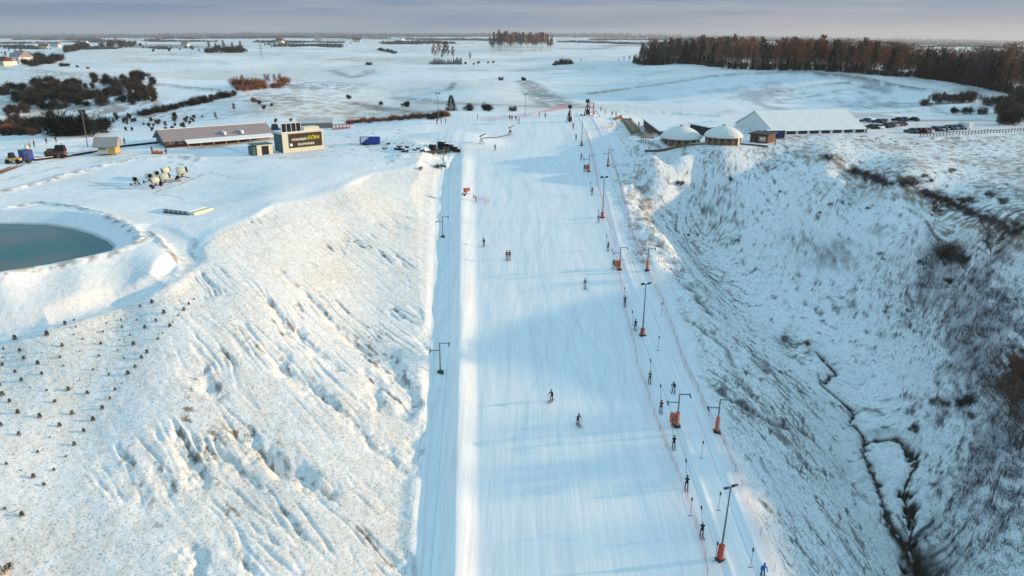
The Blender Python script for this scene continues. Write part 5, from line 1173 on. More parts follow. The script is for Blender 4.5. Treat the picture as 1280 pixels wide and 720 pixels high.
# stack of rolled mats
r, L0, dz = frame2((204,266), (236,269), 'mat_stack', 'low stack of pale rolled mats on a flat pallet left of the hillside lip', 'stack')
for k in range(11): b_ = MB(); x_ = L0 * (k + .5) / 11; b_.tube((x_, -.02, .46), (x_, 4.6, .46), L0 / 24, None, 10); b_.build('roll', M_steel if k % 2 else mat('pale_mat', (.45, .44, .40, 1), .8), r)
b_ = MB(); b_.box(-.05, L0 + .05, 0, 4.6, -.5, .2); b_.build('pallet', M_dark, r); b_ = MB(); b_.box(.1, L0 - .1, .2, 4.5, .66, .76); b_.build('snow_cover', M_snow, r); b_ = MB(); b_.box(L0 - .1, L0 + 1.2, .1, 4.8, .0, .65, None, .05); b_.build('end_board', M_cream, r)
# snow guns
def gun(m_):
    r = empty('snow_gun', (0, 0, 0), 0, None, 'snow gun'); b_ = MB(); Mx = Matrix.Rotation(math.radians(-12), 4, 'X')
    prof = [(.62, -.75), (.70, -.6), (.62, 0), (.48, .7), (.44, .75)]; mb_ = MB(); mb_.lathe(prof, 16); RM = Matrix.Translation((0, 0, 1.55)) @ Matrix.Rotation(math.radians(80), 4, 'X'); mb_.v = [tuple(RM @ Vector(v)) for v in mb_.v]; br2 = mb_.build('barrel', m_, r, True)
    mb_ = MB(); mb_.lathe([(0, -.45), (.6, -.45)], 16); mb_.v = [tuple(RM @ Vector(v)) for v in mb_.v]; mb_.build('fan_grille', M_black, br2)
    mb_ = MB(); mb_.lathe([(.44, .75), (.50, .78), (.50, .92), (.42, .95)], 16); mb_.v = [tuple(RM @ Vector(v)) for v in mb_.v]; mb_.build('nozzle_ring', M_dark, br2)
    b_ = MB(); b_.tube((0, 0, .4), (0, 0, 1.2), .12); b_.build('column', M_dark, r); b_ = MB(); b_.tube((-.9, .8, .25), (0, 0, .55), .07); b_.tube((.9, .8, .25), (0, 0, .55), .07); b_.tube((0, -1.2, .25), (0, 0, .55), .07); b_.build('undercarriage', M_dark, r)
    for sx in (-.95, .95): b_ = MB(); b_.tube((sx - .1, .8, .3), (sx + .1, .8, .3), .3, None, 12); b_.build('wheel', M_black, r)
    b_ = MB(); b_.box(.35, .75, -.4, .2, .7, 1.3); b_.build('control_cabinet', M_yel, r); return r
GW = Proto(gun(M_cream)); GO = Proto(gun(M_orange))
for a, b_, rz, lb, s_ in ((169.5,232,.6,'leftmost grey looking snow gun of the parked group',.85),(187.5,229,.8,'dark backed snow gun, second from the left in the parked group',.95),(195.5,234.5,2.2,'cream snow gun standing nearest the camera in the parked group',1.0),(207,231,2.0,'cream snow gun in the middle of the parked group',1.1),(208,221.5,2.4,'cream snow gun at the back of the parked group',1.0),(228,224.5,1.9,'rightmost cream snow gun of the parked group with dark stand',1.25),(196.5,223.5,.7,'dark snow gun behind the cream ones, back left of the parked group',.8)):
    p = g(a, b_); GW.get(p, rz, s_ * 1.05, lb, 'parked snow guns')
p = g(220, 226.5); b_ = MB(); b_.box(-1.4, 1.4, -.5, .5, .1, .35, None, .08); r = empty('drawbar_trailer', p, .1, 'low orange trailer between the parked snow guns', 'trailer'); b_.build('deck', M_pinkpad, r); b_ = MB(); b_.tube((-1.4, 0, .25), (-2.3, 0, .35), .06); b_.build('drawbar', M_dark, r)
p = g(583, 244); GO.get(p, 1.9, .8, 'orange snow gun standing on top of the bright berm')
# snow lances at the top
for a, b_, lb in ((601.5,180,'snow lance with a bent arm left, on its own little snow heap'),(637.5,169,'orange topped snow machine at the end of the hose at the top')):
    p = g(a, b_); r = empty('snow_lance', p, 0, lb, 'snow lance'); m_ = MB(); m_.tube((0, 0, -.2), (0, 0, 2.4), .09); m_.tube((-.9, 0, 0), (0, 0, 1.1), .07); m_.tube((.9, 0, 0), (0, 0, 1.1), .07); m_.build('tripod', M_dark, r)
    m_ = MB(); m_.tube((-.5, 0, 2.1), (1.3, -.1, 2.9), .16, .12, 8); m_.build('lance', M_dark if a < 620 else M_orange, r); m_ = MB(); m_.box(-.4, .5, -.3, .3, .9, 1.5, None, .05); m_.build('control_box', M_white if a < 620 else M_orange, r)
A1, B1 = g(604, 174), g(636, 169.5); m_ = MB(); 
for k in range(12): q0, q1 = A1.lerp(B1, k / 12), A1.lerp(B1, (k + 1) / 12); m_.tube((q0.x, q0.y, hzg(q0.x, q0.y) + .35), (q1.x, q1.y, hzg(q1.x, q1.y) + .35), .12, None, 6, False)
tag(m_.build('hose', M_dark), 'dark hose running between the two snow machines at the top', 'hose')
# flat trailer with dark bales
r, L0, dz = frame2((536,191.5), (564,189.5), 'flat_trailer', 'long low dark flat trailer under a row of round bales', 'trailer'); b_ = MB(); b_.box(0, L0, 0, 2.2, .5, .8); b_.build('deck', M_dark, r)
for k in (.2, .5, .8): b_ = MB(); b_.tube((L0 * k, -.1, .3), (L0 * k, .15, .3), .38, None, 12); b_.build('wheel', M_black, r)
BA = empty('bale', (0, 0, 0), 0, None, 'bale'); b_ = MB(); b_.lathe([(0, 0), (.75, .02), (.85, .2), (.85, 1.2), (.7, 1.35), (0, 1.38)], 14); b_.build('wrap', M_black, BA, True); b_ = MB(); b_.lathe([(.62, 1.345), (.60, 1.45), (.3, 1.52), (0, 1.53)], 12); b_.build('snow_cap', M_snow, BA, True); BA = Proto(BA)
for a, b_, s_, lb in ((541,188,1.25,'dark bale with a snowy top at the left end of the trailer row'),(552,185,1.35,'dark bale left of the middle of the trailer row'),(557.5,186,1.1,'dark bale in the middle of the trailer row'),(563,187,1.1,'dark bale right of the middle of the trailer row'),(568.5,189,1.0,'dark bale second from the right end of the row'),(573,190,.7,'small dark bale at the right end of the row')):
    p = g(a, b_); BA.get(p, 0, s_, lb, 'round dark bales on the flat trailer')
RK = []
for k in range(3):
    bm_ = MB(); n_ = 7
    for j in range(5): M_ = Matrix.Translation((random.gauss(0, .6), random.gauss(0, .5), .25)) @ Euler((random.random(), random.random(), random.random() * 3)).to_matrix().to_4x4(); bm_.box(-.35, .35, -.2, .25, -.3, .3, M_, .08)
    e_ = empty('debris_heap', (0, 0, 0), 0, None, 'heap'); bm_.build('scrap', M_dark, e_); s3 = MB(); s3.box(-.7, .6, -.3, .4, .5, .62, None, .12); s3.build('snow_cap', M_snow, e_); RK.append(Proto(e_))
for a, b_ in ((494,187),(499,184),(504,187),(509,184.5),(507,189),(519,188),(523,186),(527,189),(484,180),(480,186),(531,190),(505,190)):
    p = g(a, b_); random.choice(RK).get(p, random.random() * 6, random.uniform(.6, 1.1), 'small dark heap of scrap half covered by snow left of the trailer', 'scrap heaps left of the bale trailer')
r, L0, dz = frame2((416,162.5), (437.5,160.5), 'storage_rack', 'rusty red open rack behind the banner cabin', 'rack'); b_ = MB()
for k in range(6): b_.box(L0 * k / 5 - .1, L0 * k / 5 + .1, 0, .2, 0, 1.6)
b_.build('uprights', M_red, r); b_ = MB(); b_.box(0, L0, 0, 1.2, .35, .55); b_.box(0, L0, 0, 1.2, 1.3, 1.45); b_.build('shelves', M_orange, r)
r, L0, dz = frame2((372,161), (416,160), 'shed', 'low grey roofed shed half hidden behind the banner cabin', 'building'); b_ = MB(); b_.box(0, L0, 0, 4, 0, 1.6); b_.build('wall', M_steel, r); b_ = MB(); b_.add([(-.2, -.3, 1.6), (L0 + .2, -.3, 1.6), (L0 + .2, 4.3, 2.6), (-.2, 4.3, 2.6), (-.2, -.3, 1.8), (L0 + .2, -.3, 1.8), (L0 + .2, 4.3, 2.8), (-.2, 4.3, 2.8)], [(0, 3, 2, 1), (4, 5, 6, 7), (0, 1, 5, 4), (1, 2, 6, 5), (2, 3, 7, 6), (3, 0, 4, 7)]); b_.build('roof', mat('pale_roof', (.5, .48, .47, 1), .8), r)
p = g(341, 167); r = empty('snow_groomer', p, .5, 'dark tracked machine parked between the long building and the banner cabin', 'groomer'); b_ = MB(); b_.box(-2.2, 2, -1.2, 1.2, .7, 1.5, None, .1); b_.build('body', M_navy, r); b_ = MB(); b_.box(-.2, 1.7, -1, 1, 1.5, 2.8, None, .25); b_.build('cab', M_glass, r)
for sy in (-1.5, .9): b_ = MB(); b_.box(-2.4, 2.2, sy, sy + .6, .05, .85, None, .15); b_.build('track', M_black, r)
b_ = MB(); b_.box(2.5, 2.7, -2, 2, .1, 1.2); b_.build('blade', M_steel, r)

# ------------------------------------------------------------------ yurts
def yurt():
    r = empty('yurt', (0, 0, 0), 0, None, 'yurt'); R0 = 5.2; hw = 2.3
    b_ = MB(); b_.lathe([(R0 * .97, -.6), (R0 * .97, hw)], 32); wl_ = b_.build('wall', M_wood, r)
    for k in range(16):
        a = 2 * math.pi * (k + .5) / 16; M_ = Matrix.Rotation(a, 4, 'Z') @ Matrix.Translation((R0 * .975, 0, 0))
        b_ = MB(); b_.box(0, .10, -.42, .42, .75, hw - .3, M_); wn = b_.build('window', M_woodl, r); b_ = MB(); b_.box(.10, .125, -.32, .32, .85, hw - .4, M_); b_.build('pane', M_glass, wn)
        b_ = MB(); a2 = 2 * math.pi * k / 16; M_ = Matrix.Rotation(a2, 4, 'Z') @ Matrix.Translation((R0 * 1.02, 0, 0)); b_.box(-.06, .12, -.13, .13, -.5, hw, M_); b_.build('post', M_woodl, r)
    n = 64; prof = [(R0 * 1.12, hw - .22), (R0 * 1.13, hw), (R0 * 1.03, hw + .75), (R0 * .86, hw + 1.5), (R0 * .62, hw + 2.25), (R0 * .34, hw + 2.8), (R0 * .10, hw + 3.05), (0, hw + 3.08)]
    vs = []; fs = []
    for i_, (rr_, z_) in enumerate(prof):
        for k in range(n): a = 2 * math.pi * k / n; q = rr_ * (1 + .022 * math.cos(a * 24) * (1 if 0 < i_ < 6 else 0)); vs.append((q * math.cos(a), q * math.sin(a), z_))
    for i_ in range(len(prof) - 1):
        for k in range(n): fs.append((i_ * n + k, i_ * n + (k + 1) % n, (i_ + 1) * n + (k + 1) % n, (i_ + 1) * n + k))
    b_ = MB(); b_.add(vs, fs); rf = b_.build('roof', mat('yurt_canvas', (.70, .69, .66, 1), .75, .06, 1), r, True); b_ = MB(); b_.lathe([(R0 * .10, hw + 3.06), (R0 * .09, hw + 3.35), (0, hw + 3.45)], 12); b_.build('crown_ring', M_woodl, rf)
    b_ = MB(); M_ = Matrix.Rotation(math.radians(-60), 4, 'Z') @ Matrix.Translation((R0 * .98, 0, 0)); b_.box(0, .16, -.55, .55, -.1, 2.0, M_); b_.build('door', M_white, r); return r
YP = Proto(yurt())
for a, b_, wpx, lb in ((850,184,50.5,'left round yurt with white domed canvas roof, by the stairs'),(903,181.5,47,'right round yurt with white domed canvas roof, before the marquee')):
    p = g(a, b_); s_ = wpx / ppm(p) / (2 * 5.2 * 1.13); d = Vector((p.x, p.y, 0)).normalized() * 5.0 * s_; YP.get((p.x + d.x, p.y + d.y, p.z), .3, s_ * 1.03, lb, 'white domed yurts')
# terrace under the yurts
r, L0, dz = frame2((806,189.5), (960,184.5), 'terrace', 'snowy timber terrace edge running in front of both yurts', 'terrace'); along(r, g(806, 188.5), g(960, 183.5), 24, .4, .35, M_wood, 'edge_beam', -.8); along(r, g(806, 188.5), g(960, 183.5), 24, .36, .44, M_snow, 'snow', .352)
r, L0, dz = frame2((801,178.5), (826,187.5), 'railing', 'dark timber railing left of the left yurt', 'railing'); b_ = MB()
A1, B1 = g(801, 178.5), g(826, 187.5); along(r, A1, B1, 8, .06, 1.05, M_wood, 'top_rail', .95); along(r, A1, B1, 8, .05, .55, M_wood, 'middle_rail', .45)
for k in range(9):
    q = A1.lerp(B1, k / 8); q = Matrix.Rotation(-r.rotation_euler[2], 4, 'Z') @ (Vector((q.x, q.y, hzg(q.x, q.y))) - Vector(r.location)); b_ = MB(); b_.box(q.x - .07, q.x + .07, q.y - .07, q.y + .07, q.z - .4, q.z + .95); b_.build('post', M_wood, r)
# stairway
A1, B1 = g(781, 151), g(811, 173); r = empty('stairway', (A1.x, A1.y, A1.z), 0, 'long timber stairway with dark handrails climbing from the yurts', 'stairway')
dv = Vector((B1.x - A1.x, B1.y - A1.y, 0)); nrm = Vector((-dv.y, dv.x, 0)).normalized() * 1.6; n_ = 30; b_ = MB()
for k in range(n_):
    q0 = A1.lerp(B1, k / n_); q1 = A1.lerp(B1, (k + 1) / n_); z_ = max(hzg(q0.x, q0.y), hzg(q1.x, q1.y)) + .35; o0 = Vector(A1)
    c4 = [q0 - nrm, q1 - nrm, q1 + nrm, q0 + nrm]; b_.add([(c.x - o0.x, c.y - o0.y, z_ - o0.z - .5) for c in c4] + [(c.x - o0.x, c.y - o0.y, z_ - o0.z) for c in c4], [(0, 3, 2, 1), (4, 5, 6, 7), (0, 1, 5, 4), (1, 2, 6, 5), (2, 3, 7, 6), (3, 0, 4, 7)])
b_.build('steps', M_woodl, r)
for sgn in (-1, 1):
    b_ = MB(); 
    for k in range(n_):
        q0 = A1.lerp(B1, k / n_) + nrm * sgn; q1 = A1.lerp(B1, (k + 1) / n_) + nrm * sgn; z0_ = hzg(q0.x, q0.y) - A1.z; z1_ = hzg(q1.x, q1.y) - A1.z; a_, c_ = q0 - A1, q1 - A1
        for hz_ in (.8, 1.35): b_.tube((a_.x, a_.y, z0_ + hz_), (c_.x, c_.y, z1_ + hz_), .11, None, 5, False)
        if k % 3 == 0: b_.tube((a_.x, a_.y, z0_ - .2), (a_.x, a_.y, z0_ + 1.4), .09, None, 5)
    b_.build('handrail', M_wood, r)
r, L0, dz = frame2((774,152), (784,149), 'platform', 'brown timber landing at the head of the stairway', 'platform'); b_ = MB(); b_.box(0, L0, -1.5, 2, -.6, .3); b_.build('deck', M_brown, r); b_ = MB(); b_.box(0, L0, 1.9, 2.02, .3, 1.5); b_.build('railing', M_wood, r)
# sheds behind yurts
def shed(a, b_, hpx, dep, label, wallm, roofm, rise=.9, name='shed'):
    r, L0, dz = frame2(a, b_, name, label, 'building'); hh = hpx / ppm(g(*a)); m_ = MB(); m_.box(0, L0, 0, dep, -.5, hh); m_.build('wall', wallm, r)
    m_ = MB(); m_.add([(-.4, -.6, hh), (L0 + .4, -.6, hh), (L0 + .4, dep + .3, hh + rise), (-.4, dep + .3, hh + rise), (-.4, -.6, hh + .3), (L0 + .4, -.6, hh + .3), (L0 + .4, dep + .3, hh + rise + .3), (-.4, dep + .3, hh + rise + .3)], [(0, 3, 2, 1), (4, 5, 6, 7), (0, 1, 5, 4), (1, 2, 6, 5), (2, 3, 7, 6), (3, 0, 4, 7)]); m_.build('roof', roofm, r)
    m_ = MB(); m_.box(L0 * .3, L0 * .45, -.06, -.003, 0, hh * .8); m_.build('door', M_dark, r); return r, L0, hh
shed((804,157.5), (826,170), 9, 6, 'dark walled shed with a flat snowy roof between stairway and left yurt', M_brown, M_snow, .2)
shed((862,166), (886,171), 11, 7, 'dark shed with a pale roof squeezed between the two yurts', M_dark, M_snow, .5)
r, L0, hh = shed((937,177.5), (959,179.5), 10, 5.5, 'brown hut with a pale front window beside the right yurt', M_brown, mat('dark_roof', (.05, .04, .045, 1), .7), .1, 'hut')
m_ = MB(); m_.box(L0 * .5, L0 * .92, -.08, -.004, .3, hh * .85); wq = m_.build('window', M_woodl, r); m_ = MB(); m_.box(L0 * .57, L0 * .86, -.10, -.082, hh * .35, hh * .7); m_.build('pane', M_cream, wq)
r, L0, dz = frame2((959.5,173.5), (980.5,173), 'container', 'dark navy container in front of the marquee corner', 'container'); m_ = MB(); m_.box(0, L0, 0, 2.5, -.3, 2.2); m_.build('body', M_navy, r); m_ = MB(); m_.box(-.05, L0 + .05, -.05, 2.55, 2.2, 2.35); m_.build('roof', M_snow, r); m_ = MB(); m_.box(.3, 1.5, -.05, -.003, .1, 2); m_.build('door', M_dark, r)
# ------------------------------------------------------------------ marquee
FL_, FR_ = g(966, 171), g(1081, 166); z_ = min(FL_.z, FR_.z); ang = math.atan2(FR_.y - FL_.y, FR_.x - FL_.x)
r = empty('marquee', (FL_.x, FL_.y, z_), ang, 'large white marquee tent with windowed front wall beside the car park', 'marquee')
L0 = math.hypot(FR_.x - FL_.x, FR_.y - FL_.y); k_ = ppm(FL_); eh = 7.0 / k_; D0 = 21.0; 
rh = eh + (13.5) / ppm(Vector((FL_.x, FL_.y + D0 / 2, z_))) * 1.0 + 1.6
M_tent = mat('white_tarp', (.78, .77, .74, 1), .5, .04, .5)
bays = 6; m_ = MB()
for k in range(bays):
    x0, x1 = -.4 + (L0 + .8) * k / bays, -.4 + (L0 + .8) * (k + 1) / bays
    for s_ in (0, 1):
        nn = 6
        for j in range(nn):
            def zz_(t, u): return (eh + (rh - eh) * t) - .10 * math.sin(math.pi * t) - .04 * math.sin(math.pi * u)
            f0, f1 = j / nn, (j + 1) / nn
            for uu in range(4):
                u0, u1 = uu / 4, (uu + 1) / 4; ya, yb = (-.5 + (D0 / 2 + .5) * f0, -.5 + (D0 / 2 + .5) * f1) if s_ == 0 else (D0 + .5 - (D0 / 2 + .5) * f0, D0 + .5 - (D0 / 2 + .5) * f1)
                q = [(x0 + (x1 - x0) * u0, ya, zz_(f0, u0)), (x0 + (x1 - x0) * u1, ya, zz_(f0, u1)), (x0 + (x1 - x0) * u1, yb, zz_(f1, u1)), (x0 + (x1 - x0) * u0, yb, zz_(f1, u0))]
                m_.add(q, [(0, 1, 2, 3) if s_ == 0 else (3, 2, 1, 0)])
rf = m_.build('roof', M_tent, r); sol = rf.modifiers.new('thick', 'SOLIDIFY'); sol.thickness = .06
m_ = MB(); m_.add([(0, 0, -.5), (0, D0, -.5), (0, D0, eh), (0, D0 / 2, rh - .1), (0, 0, eh)], [(0, 4, 3, 2, 1)]); m_.add([(L0, 0, -.5), (L0, D0, -.5), (L0, D0, eh), (L0, D0 / 2, rh - .1), (L0, 0, eh)], [(0, 1, 2, 3, 4)]); m_.build('gable', M_tent, r)
m_ = MB(); m_.box(0, L0, -.05, .05, -.6, eh); m_.box(0, L0, D0 - .05, D0 + .05, -.6, eh); m_.build('wall', M_tent, r)
for k in range(8):
    x0 = L0 * (k + .12) / 8; x1 = L0 * (k + .88) / 8; m_ = MB(); m_.box(x0, x1, -.1, -.053, eh * .38, eh * .92); wn = m_.build('window', M_dark if k != 6 else mat('olive_door', (.12, .11, .05, 1), .7), r); m_ = MB(); m_.box(x0 + .12, x1 - .12, -.12, -.102, eh * .44, eh * .86); m_.build('pane', M_glass, wn)
m_ = MB(); m_.box(-.4, -.02, -.6, -.2, -.5, eh + .1); m_.build('corner_post', M_steel, r); m_ = MB(); m_.box(L0 + .02, L0 + .3, -.5, -.1, -.5, eh + .1); m_.build('corner_post', M_steel, r)
# ------------------------------------------------------------------ cars
def car(paint, van=False):
    r = empty('parked_car', (0, 0, 0), 0, None, 'car' if not van else 'van')
    if van: low = [(-2.4, .35), (-2.4, 1.2), (-2.35, 2.2), (1.0, 2.25), (1.75, 1.35), (2.4, 1.15), (2.45, .35)]; gl = None
    else: low = [(-2.15, .32), (-2.2, .75), (-2.05, .95), (-1.2, 1.0), (.9, 1.0), (2.0, .85), (2.15, .6), (2.15, .32)]; gl = [(-1.75, .98), (-1.35, 1.42), (.25, 1.46), (1.05, .99)]
    m_ = MB(); Mx = Matrix.Identity(4); m_.prism(low, -.87, .87); bd = m_.build('body', paint, r)
    if gl:
        m_ = MB(); m_.prism(gl, -.74, .74); m_.build('window_band', M_glass, r); m_ = MB(); m_.box(-1.33, .26, -.73, .73, 1.47, 1.52, None, .05); m_.build('roof', paint, r)
    else: m_ = MB(); m_.add([(1.04, -.8, 2.18), (1.74, -.8, 1.42), (1.74, .8, 1.42), (1.04, .8, 2.18), (1.06, -.8, 2.25), (1.8, -.8, 1.42), (1.8, .8, 1.42), (1.06, .8, 2.25)], [(4, 5, 6, 7), (0, 1, 5, 4), (1, 2, 6, 5), (2, 3, 7, 6), (3, 0, 4, 7)]); m_.build('windscreen', M_glass, r)
    for sx in (-1.35, 1.35):
        for sy in (-.88, .68): m_ = MB(); m_.tube((sx, sy, .32), (sx, sy + .2, .32), .33, None, 14); w_ = m_.build('wheel', M_black, r)
    for sy in (-.68, .4): m_ = MB(); m_.box(2.15 if not van else 2.44, 2.19 if not van else 2.48, sy, sy + .28, .6, .75); m_.build('headlight', M_white, r)
    return r
CC = {'black': mat('black_car_paint', (.012, .012, .014, 1), .3, .1), 'silver': mat('silver_car_paint', (.32, .33, .34, 1), .35, .1), 'white': mat('white_car_paint', (.7, .7, .7, 1), .35, .05), 'dark red': mat('dark_red_car_paint', (.14, .02, .02, 1), .35, .1), 'dark blue': mat('dark_blue_car_paint', (.015, .025, .06, 1), .3, .1), 'grey': mat('grey_car_paint', (.09, .095, .10, 1), .35, .1)}
CP2 = {k: Proto(car(v)) for k, v in CC.items()}
for row, lst in (('row beside the marquee end', [(1088,161,'black'),(1096,160.8,'white'),(1105,159.5,'black'),(1110,159,'black'),(1115,158,'silver'),(1120,157.5,'dark red'),(1125,157,'black')]), ('front row nearest the fence', [(1139,166.2,'grey'),(1145.5,166,'black'),(1151.5,166,'dark red'),(1157,165.5,'silver'),(1166,163.8,'black'),(1174,163.5,'white'),(1177,163.6,'grey')]), ('right row towards the white van', [(1183,162.2,'dark blue'),(1189,161.8,'silver'),(1194,161.5,'grey'),(1199,161.2,'silver')]), ('far row behind the marquee end', [(1082,152.8,'grey'),(1097,154,'dark blue'),(1122,151.6,'black'),(1128,151.2,'grey'),(1141,151.5,'black'),(1103,153.8,'silver')])):
    for n_, (a, b_, c) in enumerate(lst):
        p = g(a, b_); ordn = ('first', 'second', 'third', 'fourth', 'fifth', 'sixth', 'seventh')[n_] if row[0] != 'f' or row[1] != 'a' else ('leftmost', 'second', 'fourth', 'fifth', 'rightmost', 'third')[n_]
        o = CP2[c].get(p, math.radians(125 if row[0] != 'r' or 'van' in row else 118) + random.uniform(-.06, .06), 1.0, f'{c} car parked {ordn} from the left in the {row}', 'cars in the car park')
VP = car(CC['white'], True); p = g(1204.5, 161.5); VP.location = p; VP.rotation_euler = (0, 0, math.radians(110)); tag(VP, 'white van parked alone at the right end of the cars', 'van', 'cars in the car park')
# car park fence
r, L0, dz = frame2((1150,171.5), (1279,164.5), 'post_fence', 'low post fence along the near edge of the car park', 'fence'); A1, B1 = g(1150, 171.5), g(1279, 164.5)
pmesh = None
for k in range(34):
    q = A1.lerp(B1, k / 33); q = Matrix.Rotation(-r.rotation_euler[2], 4, 'Z') @ (Vector((q.x, q.y, hzg(q.x, q.y))) - Vector(r.location))
    if pmesh is None: m_ = MB(); m_.tube((0, 0, -.2), (0, 0, 1.15), .12, .10, 6); po = m_.build('post', M_wood, r); pmesh = po.data
    else: po = bpy.data.objects.new('post', pmesh); COL.objects.link(po); po.parent = r
    po.location = q
along(r, A1, B1, 33, .04, .85, M_wood, 'rail', .7)
# a farm mast and small far houses
p = g(327, 71.5); r = empty('power_pylon', p, 0, 'thin lattice power mast on the far plain', 'pylon'); s_ = 17 / ppm(p); m_ = MB(); m_.tube((-s_ * .08, 0, 0), (0, 0, s_), s_ * .012, s_ * .006, 4); m_.tube((s_ * .08, 0, 0), (0, 0, s_), s_ * .012, s_ * .006, 4); m_.build('legs', M_dark, r); m_ = MB()
for z_ in (.6, .78): m_.box(-s_ * .16, s_ * .16, -.2, .2, s_ * z_, s_ * z_ + s_ * .02)
m_.build('arms', M_dark, r)
HS = []
for wm, rm_ in ((M_white, M_roof), (M_brown, M_snow), (M_cream, mat('tile_roof', (.12, .05, .04, 1), .8))):
    r = empty('farm_house', (0, 0, 0), 0, None, 'house'); m_ = MB(); m_.box(-6, 6, -4, 4, -1, 4); m_.build('wall', wm, r); m_ = MB(); m_.prism([(-4.6, 3.8), (0, 7.4), (4.6, 3.8)], -6.5, 6.5, Matrix(((0, 1, 0, 0), (1, 0, 0, 0), (0, 0, 1, 0), (0, 0, 0, 1)))); rf = m_.build('roof', rm_, r); m_ = MB(); m_.box(1, 1.8, -.4, .4, 6, 8.4); m_.build('chimney', M_brown, rf)
    for x_ in (-4, -1, 2.5): m_ = MB(); m_.box(x_, x_ + 1.3, -4.06, -4.003, 1.2, 2.7); m_.build('window', M_glass, r)
    HS.append(Proto(r))
for a, b_, s_, lb in ((5,82,1.0,'dark roofed farm house at the very left edge of the plain'),(13,81,.8,'smaller farm building right of the left edge house'),(28,79,1.6,'long snowy roofed barn by the far left farm'),(106,57,1.6,'tiny house beyond the slanting copse at left'),(70,59,1.6,'tiny house left of the slanting copse'),(55,61,1.4,'tiny house far left on the plain above the farm'),(232,57.5,1.6,'tiny house on the plain left of the straight clump'),(350,54,2.2,'tiny house right of the straight clump near the horizon'),(398,52,2.4,'tiny house above the lone round bush near the horizon'),(446,53,2.4,'tiny house among far tree lines at the middle left'),(500,54,2.4,'tiny house below the blue hills near the horizon'),(1215,74,2.2,'small pale farm house beyond the forest at right'),(1262,72,2.0,'second pale farm house beyond the forest at far right'),(1100,62,2.6,'tiny house showing over the forest on the right')):
    p = g(a, b_); random.choice(HS).get(p, random.uniform(-.6, .6), s_, lb, 'far farm houses on the plain')
# air
hb_ = MB(); hb_.box(-16500, 16500, -120, 13400, -260, 90); hm, hn, hbs = new_mat('haze_air'); hn.nodes.remove(hbs); pv = hn.nodes.new('ShaderNodeVolumePrincipled'); pv.inputs['Density'].default_value = 8.0e-5; pv.inputs['Color'].default_value = (.80, .86, .95, 1); pv.inputs['Anisotropy'].default_value = .2
hn.links.new(pv.outputs['Volume'], hn.nodes['Material Output'].inputs['Volume']); HZ = hb_.build('haze', hm); tag(HZ, 'thin cold haze over the plain', 'haze', None, 'stuff')
print('objects', time.time() - T0)

# ------------------------------------------------------------------ world, sun, render
SUN_EL, SUN_AZ = math.radians(10.5), math.radians(8.0)   # sun from +X, a little beyond
sv = Vector((math.cos(SUN_EL) * math.cos(SUN_AZ), math.cos(SUN_EL) * math.sin(SUN_AZ), math.sin(SUN_EL)))
sd = bpy.data.lights.new('sun', 'SUN'); so = bpy.data.objects.new('sun', sd); COL.objects.link(so)
sd.energy = 5.0; sd.angle = math.radians(1.2); sd.color = (1, .69, .38)
so.rotation_euler = sv.to_track_quat('Z', 'Y').to_euler()
w = bpy.data.worlds.new('World'); scene.world = w; w.use_nodes = True; nt = w.node_tree; N, L = nt.nodes, nt.links
bg = N['Background']; bg.inputs['Strength'].default_value = .15
sky = N.new('ShaderNodeTexSky'); sky.sky_type = 'NISHITA'; sky.sun_disc = False; sky.sun_elevation = SUN_EL; sky.sun_rotation = math.radians(90) - SUN_AZ
sky.air_density = 1.0; sky.dust_density = .6; sky.ozone_density = 2.0
tc0 = N.new('ShaderNodeTexCoord'); mp = N.new('ShaderNodeMapping'); mp.inputs['Scale'].default_value = (1.5, 1.5, 30); L.new(tc0.outputs['Generated'], mp.inputs['Vector'])
ns = N.new('ShaderNodeTexNoise'); ns.inputs['Scale'].default_value = 1.7; ns.inputs['Detail'].default_value = 5; ns.inputs['Roughness'].default_value = .55; L.new(mp.outputs['Vector'], ns.inputs['Vector'])
rp = N.new('ShaderNodeValToRGB'); L.new(ns.outputs['Fac'], rp.inputs['Fac'])
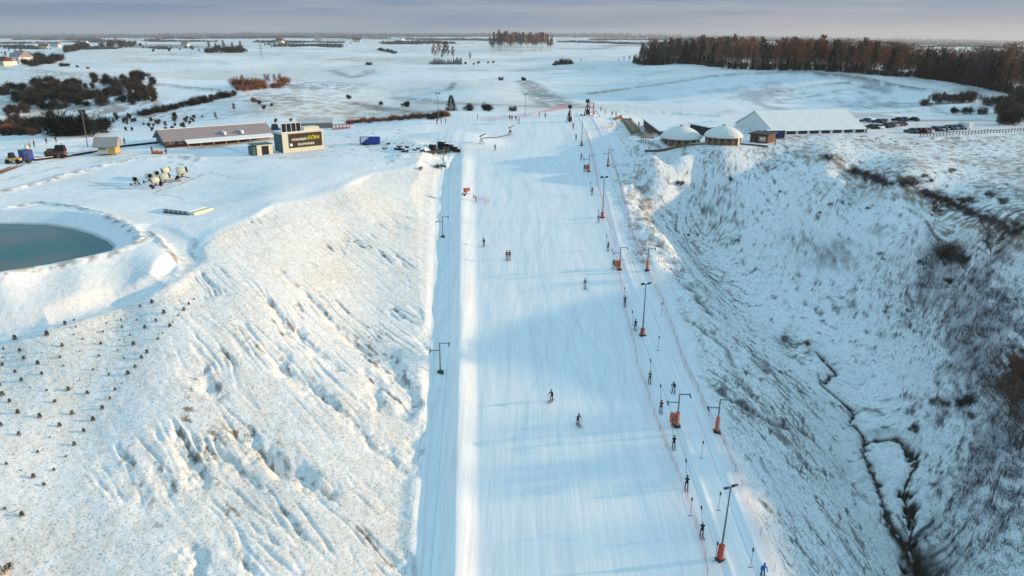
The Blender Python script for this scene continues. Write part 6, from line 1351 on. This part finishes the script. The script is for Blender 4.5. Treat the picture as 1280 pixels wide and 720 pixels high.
rp.color_ramp.elements[0].position = .40; rp.color_ramp.elements[0].color = (.95, 1.6, 2.9, 1)
rp.color_ramp.elements[1].position = .58; rp.color_ramp.elements[1].color = (2.1, 2.35, 3.2, 1)
sx = N.new('ShaderNodeSeparateXYZ'); L.new(tc0.outputs['Generated'], sx.inputs[0])
# open sky high overhead, cloud bank low
up_ = N.new('ShaderNodeMapRange'); up_.inputs['From Min'].default_value = .06; up_.inputs['From Max'].default_value = .45; L.new(sx.outputs['Z'], up_.inputs['Value'])
m2 = N.new('ShaderNodeMix'); m2.data_type = 'RGBA'; m2.inputs['B'].default_value = (3.15, 5.4, 6.8, 1); L.new(up_.outputs['Result'], m2.inputs['Factor']); L.new(rp.outputs['Color'], m2.inputs['A'])
# paler warm band low on the right, towards the sun
hb = N.new('ShaderNodeMapRange'); hb.inputs['From Min'].default_value = .045; hb.inputs['From Max'].default_value = -.005; L.new(sx.outputs['Z'], hb.inputs['Value'])
hx = N.new('ShaderNodeMapRange'); hx.inputs['From Min'].default_value = -.15; hx.inputs['From Max'].default_value = .75; L.new(sx.outputs['X'], hx.inputs['Value'])
hm = N.new('ShaderNodeMath'); hm.operation = 'MULTIPLY'; L.new(hb.outputs['Result'], hm.inputs[0]); L.new(hx.outputs['Result'], hm.inputs[1])
m3 = N.new('ShaderNodeMix'); m3.data_type = 'RGBA'; m3.inputs['B'].default_value = (3.6, 3.1, 3.1, 1); L.new(hm.outputs[0], m3.inputs['Factor']); L.new(m2.outputs['Result'], m3.inputs['A'])
mx = N.new('ShaderNodeMix'); mx.data_type = 'RGBA'; mx.inputs['Factor'].default_value = .86
L.new(sky.outputs['Color'], mx.inputs['A']); L.new(m3.outputs['Result'], mx.inputs['B']); L.new(mx.outputs['Result'], bg.inputs['Color'])
scene.render.engine = 'CYCLES'
scene.view_settings.view_transform = 'Standard'; scene.view_settings.look = 'None'; scene.view_settings.exposure = 0.0; scene.view_settings.gamma = 1
scene.cycles.max_bounces = 6; scene.cycles.diffuse_bounces = 3
print('done', time.time() - T0)
